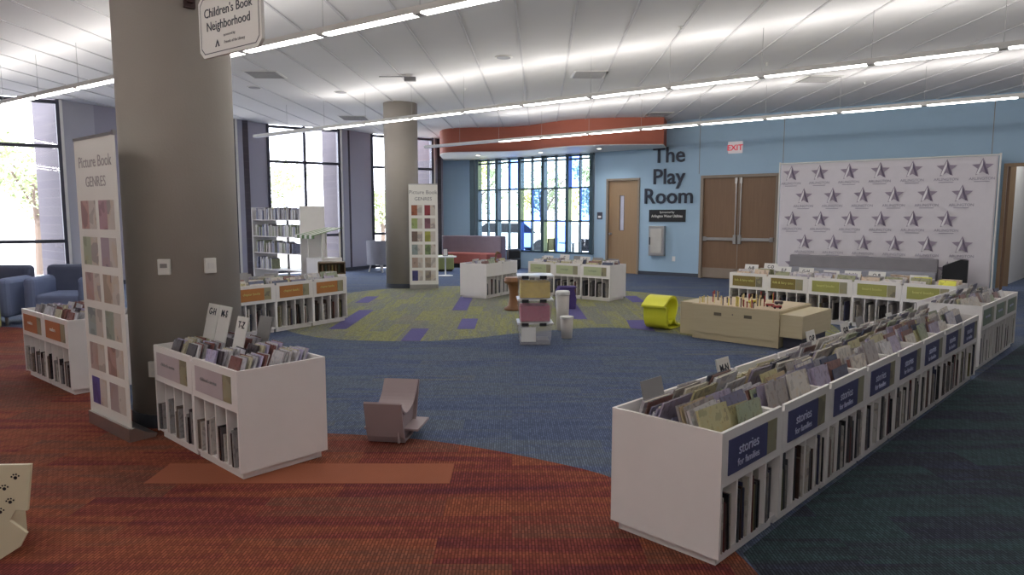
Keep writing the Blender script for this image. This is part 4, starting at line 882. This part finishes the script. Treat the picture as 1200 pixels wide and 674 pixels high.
for k in range(44):
    x = R.uniform(.04, .86); y = R.choice([.06, .14, .3, .5, .75])+R.uniform(-.03, .03); c = R.choice([0, 0, 0, 1, 2, 3]); hh = R.uniform(.05, .12)
    p = Mt @ Vector((x, y, .4625)); b = MB(); b.lathe([(.007, 0), (.007, hh), (.010, hh+.002), (.010, hh+.014), (.003, hh+.02)], 8)
    o = b.build('wooden_peg', M_pegs[c], loc=p); tag(o, 'thin %s wooden peg on the play table, %s row, %s from the left' % (pn[c], 'front' if y < .2 else 'middle' if y < .6 else 'back', ordw(int(x*22))), 'peg', 'pegs on the play table')
for i, (x, y, c) in enumerate([(.92, .3, 2), (1.05, .2, 2), (.9, .62, 3), (.6, .5, 1)]):
    p = Mt @ Vector((x, y, .4625)); t2 = thing('toy_train', '%s toy train car on the play table, %s from the left' % (pn[c], ['third', 'fourth', 'second', 'first'][i]), 'toy', p, .3*i-.5)
    b = MB(); b.box(-.05, .05, -.018, .018, .012, .04); b.build('car_body', M_pegs[c], t2)
    for sx in (-.03, .03): b = MB(); b.lathe([(.012, -.02), (.012, .02)], 10, X=Matrix.Translation((sx, 0, .012)) @ XR); b.build('wheel', M_black, t2)

# ------------------------------------------------------------------ mauve bent-sheet child chair
M_mauve = mat('mauve_sheet', (150, 134, 136), .45, noise=.02)
t = thing('child_chair', 'small mauve-grey bent child chair on the carpet edge, front centre', 'child chair', (-.90, 4.62, 0), rad(-8))
b = MB(); b.sheet([(.06, .012), (.03, .06), (-.005, .20), (-.03, .31)][::-1], -.125, .145, .016); b.build('front_panel', M_mauve, t)
b = MB(); b.sheet(chaikin([(-.03, .31), (.04, .24), (.12, .19), (.25, .2), (.36, .26), (.44, .37)], 2), -.125, .135, .014); b.build('seat', M_mauve, t)
b = MB(); b.sheet(chaikin([(.46, .37), (.40, .22), (.36, .1), (.3, .012), (.06, .012)], 1)[::-1], -.12, .14, .014); b.build('base_sheet', M_mauve, t)
b = MB(); b.box(.10, .115, .02, .4, .02, .2); b.box(.10, .225, .10, .40, .085, .10); b.box(-.17, -.11, .1, .3, .085, .10); b.build('side_ledge', M_mauve, t)
# ------------------------------------------------------------------ paw print chair, lower left
M_cream = mat('cream_sheet', (214, 206, 176), .45, noise=.03)
t = thing('child_chair', 'cream child chair with small paw prints at the lower left', 'child chair', (-2.47, 3.03, 0), rad(8))
b = MB(); b.prism([(-.25, .47), (.245, .455), (.215, .235), (.165, .24), (.135, .19), (.205, .125), (.17, .06), (.08, .004), (-.25, .004)][::-1], -.008, .008, X=XR); b.build('front_panel', M_cream, t)
b = MB(); b.sheet([(.009, .26), (.12, .20), (.25, .2), (.3, .24)], -.2, .05, .014); b.build('seat', M_cream, t)
b = MB(); b.box(.02, .04, .009, .3, .004, .19); b.build('side_panel', M_cream, t)
b = MB()
for (x, z) in [(.175, .395), (.125, .345), (.145, .28), (.10, .235), (.05, .40), (.04, .30)]:
    b.lathe([(.008, 0), (.008, .001)], 12, X=Matrix.Translation((x, -.0083, z)) @ XR)
    for a in (30, 75, 115, 160): b.lathe([(.0042, 0), (.0042, .001)], 8, X=Matrix.Translation((x+.017*math.cos(rad(a)), -.0083, z+.017*math.sin(rad(a)))) @ XR)
b.build('paw_print', M_black, t)

# ------------------------------------------------------------------ grey bench and black case under the backdrop
p = wp(2.55, 1.15)
t = thing('bench', 'long low grey upholstered bench in front of the star backdrop', 'bench', (p[0], p[1], 0), RZ)
b = MB(); b.box(0, 2.9, .0, .5, .1, .45); b.build('seat', M_gfab, t, bevel=.03); b = MB(); b.box(0, 2.9, .38, .52, .3, .72); b.build('backrest', mat('bench_grey', (134, 130, 134), .85), t, bevel=.03)
for x in (.1, 2.75):
    for y in (.05, .42): b = MB(); b.box(x, x+.05, y, y+.05, 0, .1); b.build('leg', M_black, t)
p = wp(5.55, 1.1)
t = thing('equipment_case', 'black wedge-shaped case standing right of the grey bench', 'case', (p[0], p[1], 0), RZ)
b = MB(); b.prism([(0, .004), (.42, .004), (.42, .72), (.3, .74), (0, .6)], -.3, 0, X=XR); b.build('case_body', M_black, t, bevel=.01); b = MB(); b.box(.12, .3, -.012, .0, .3, .34); b.build('case_handle', M_grey, t)
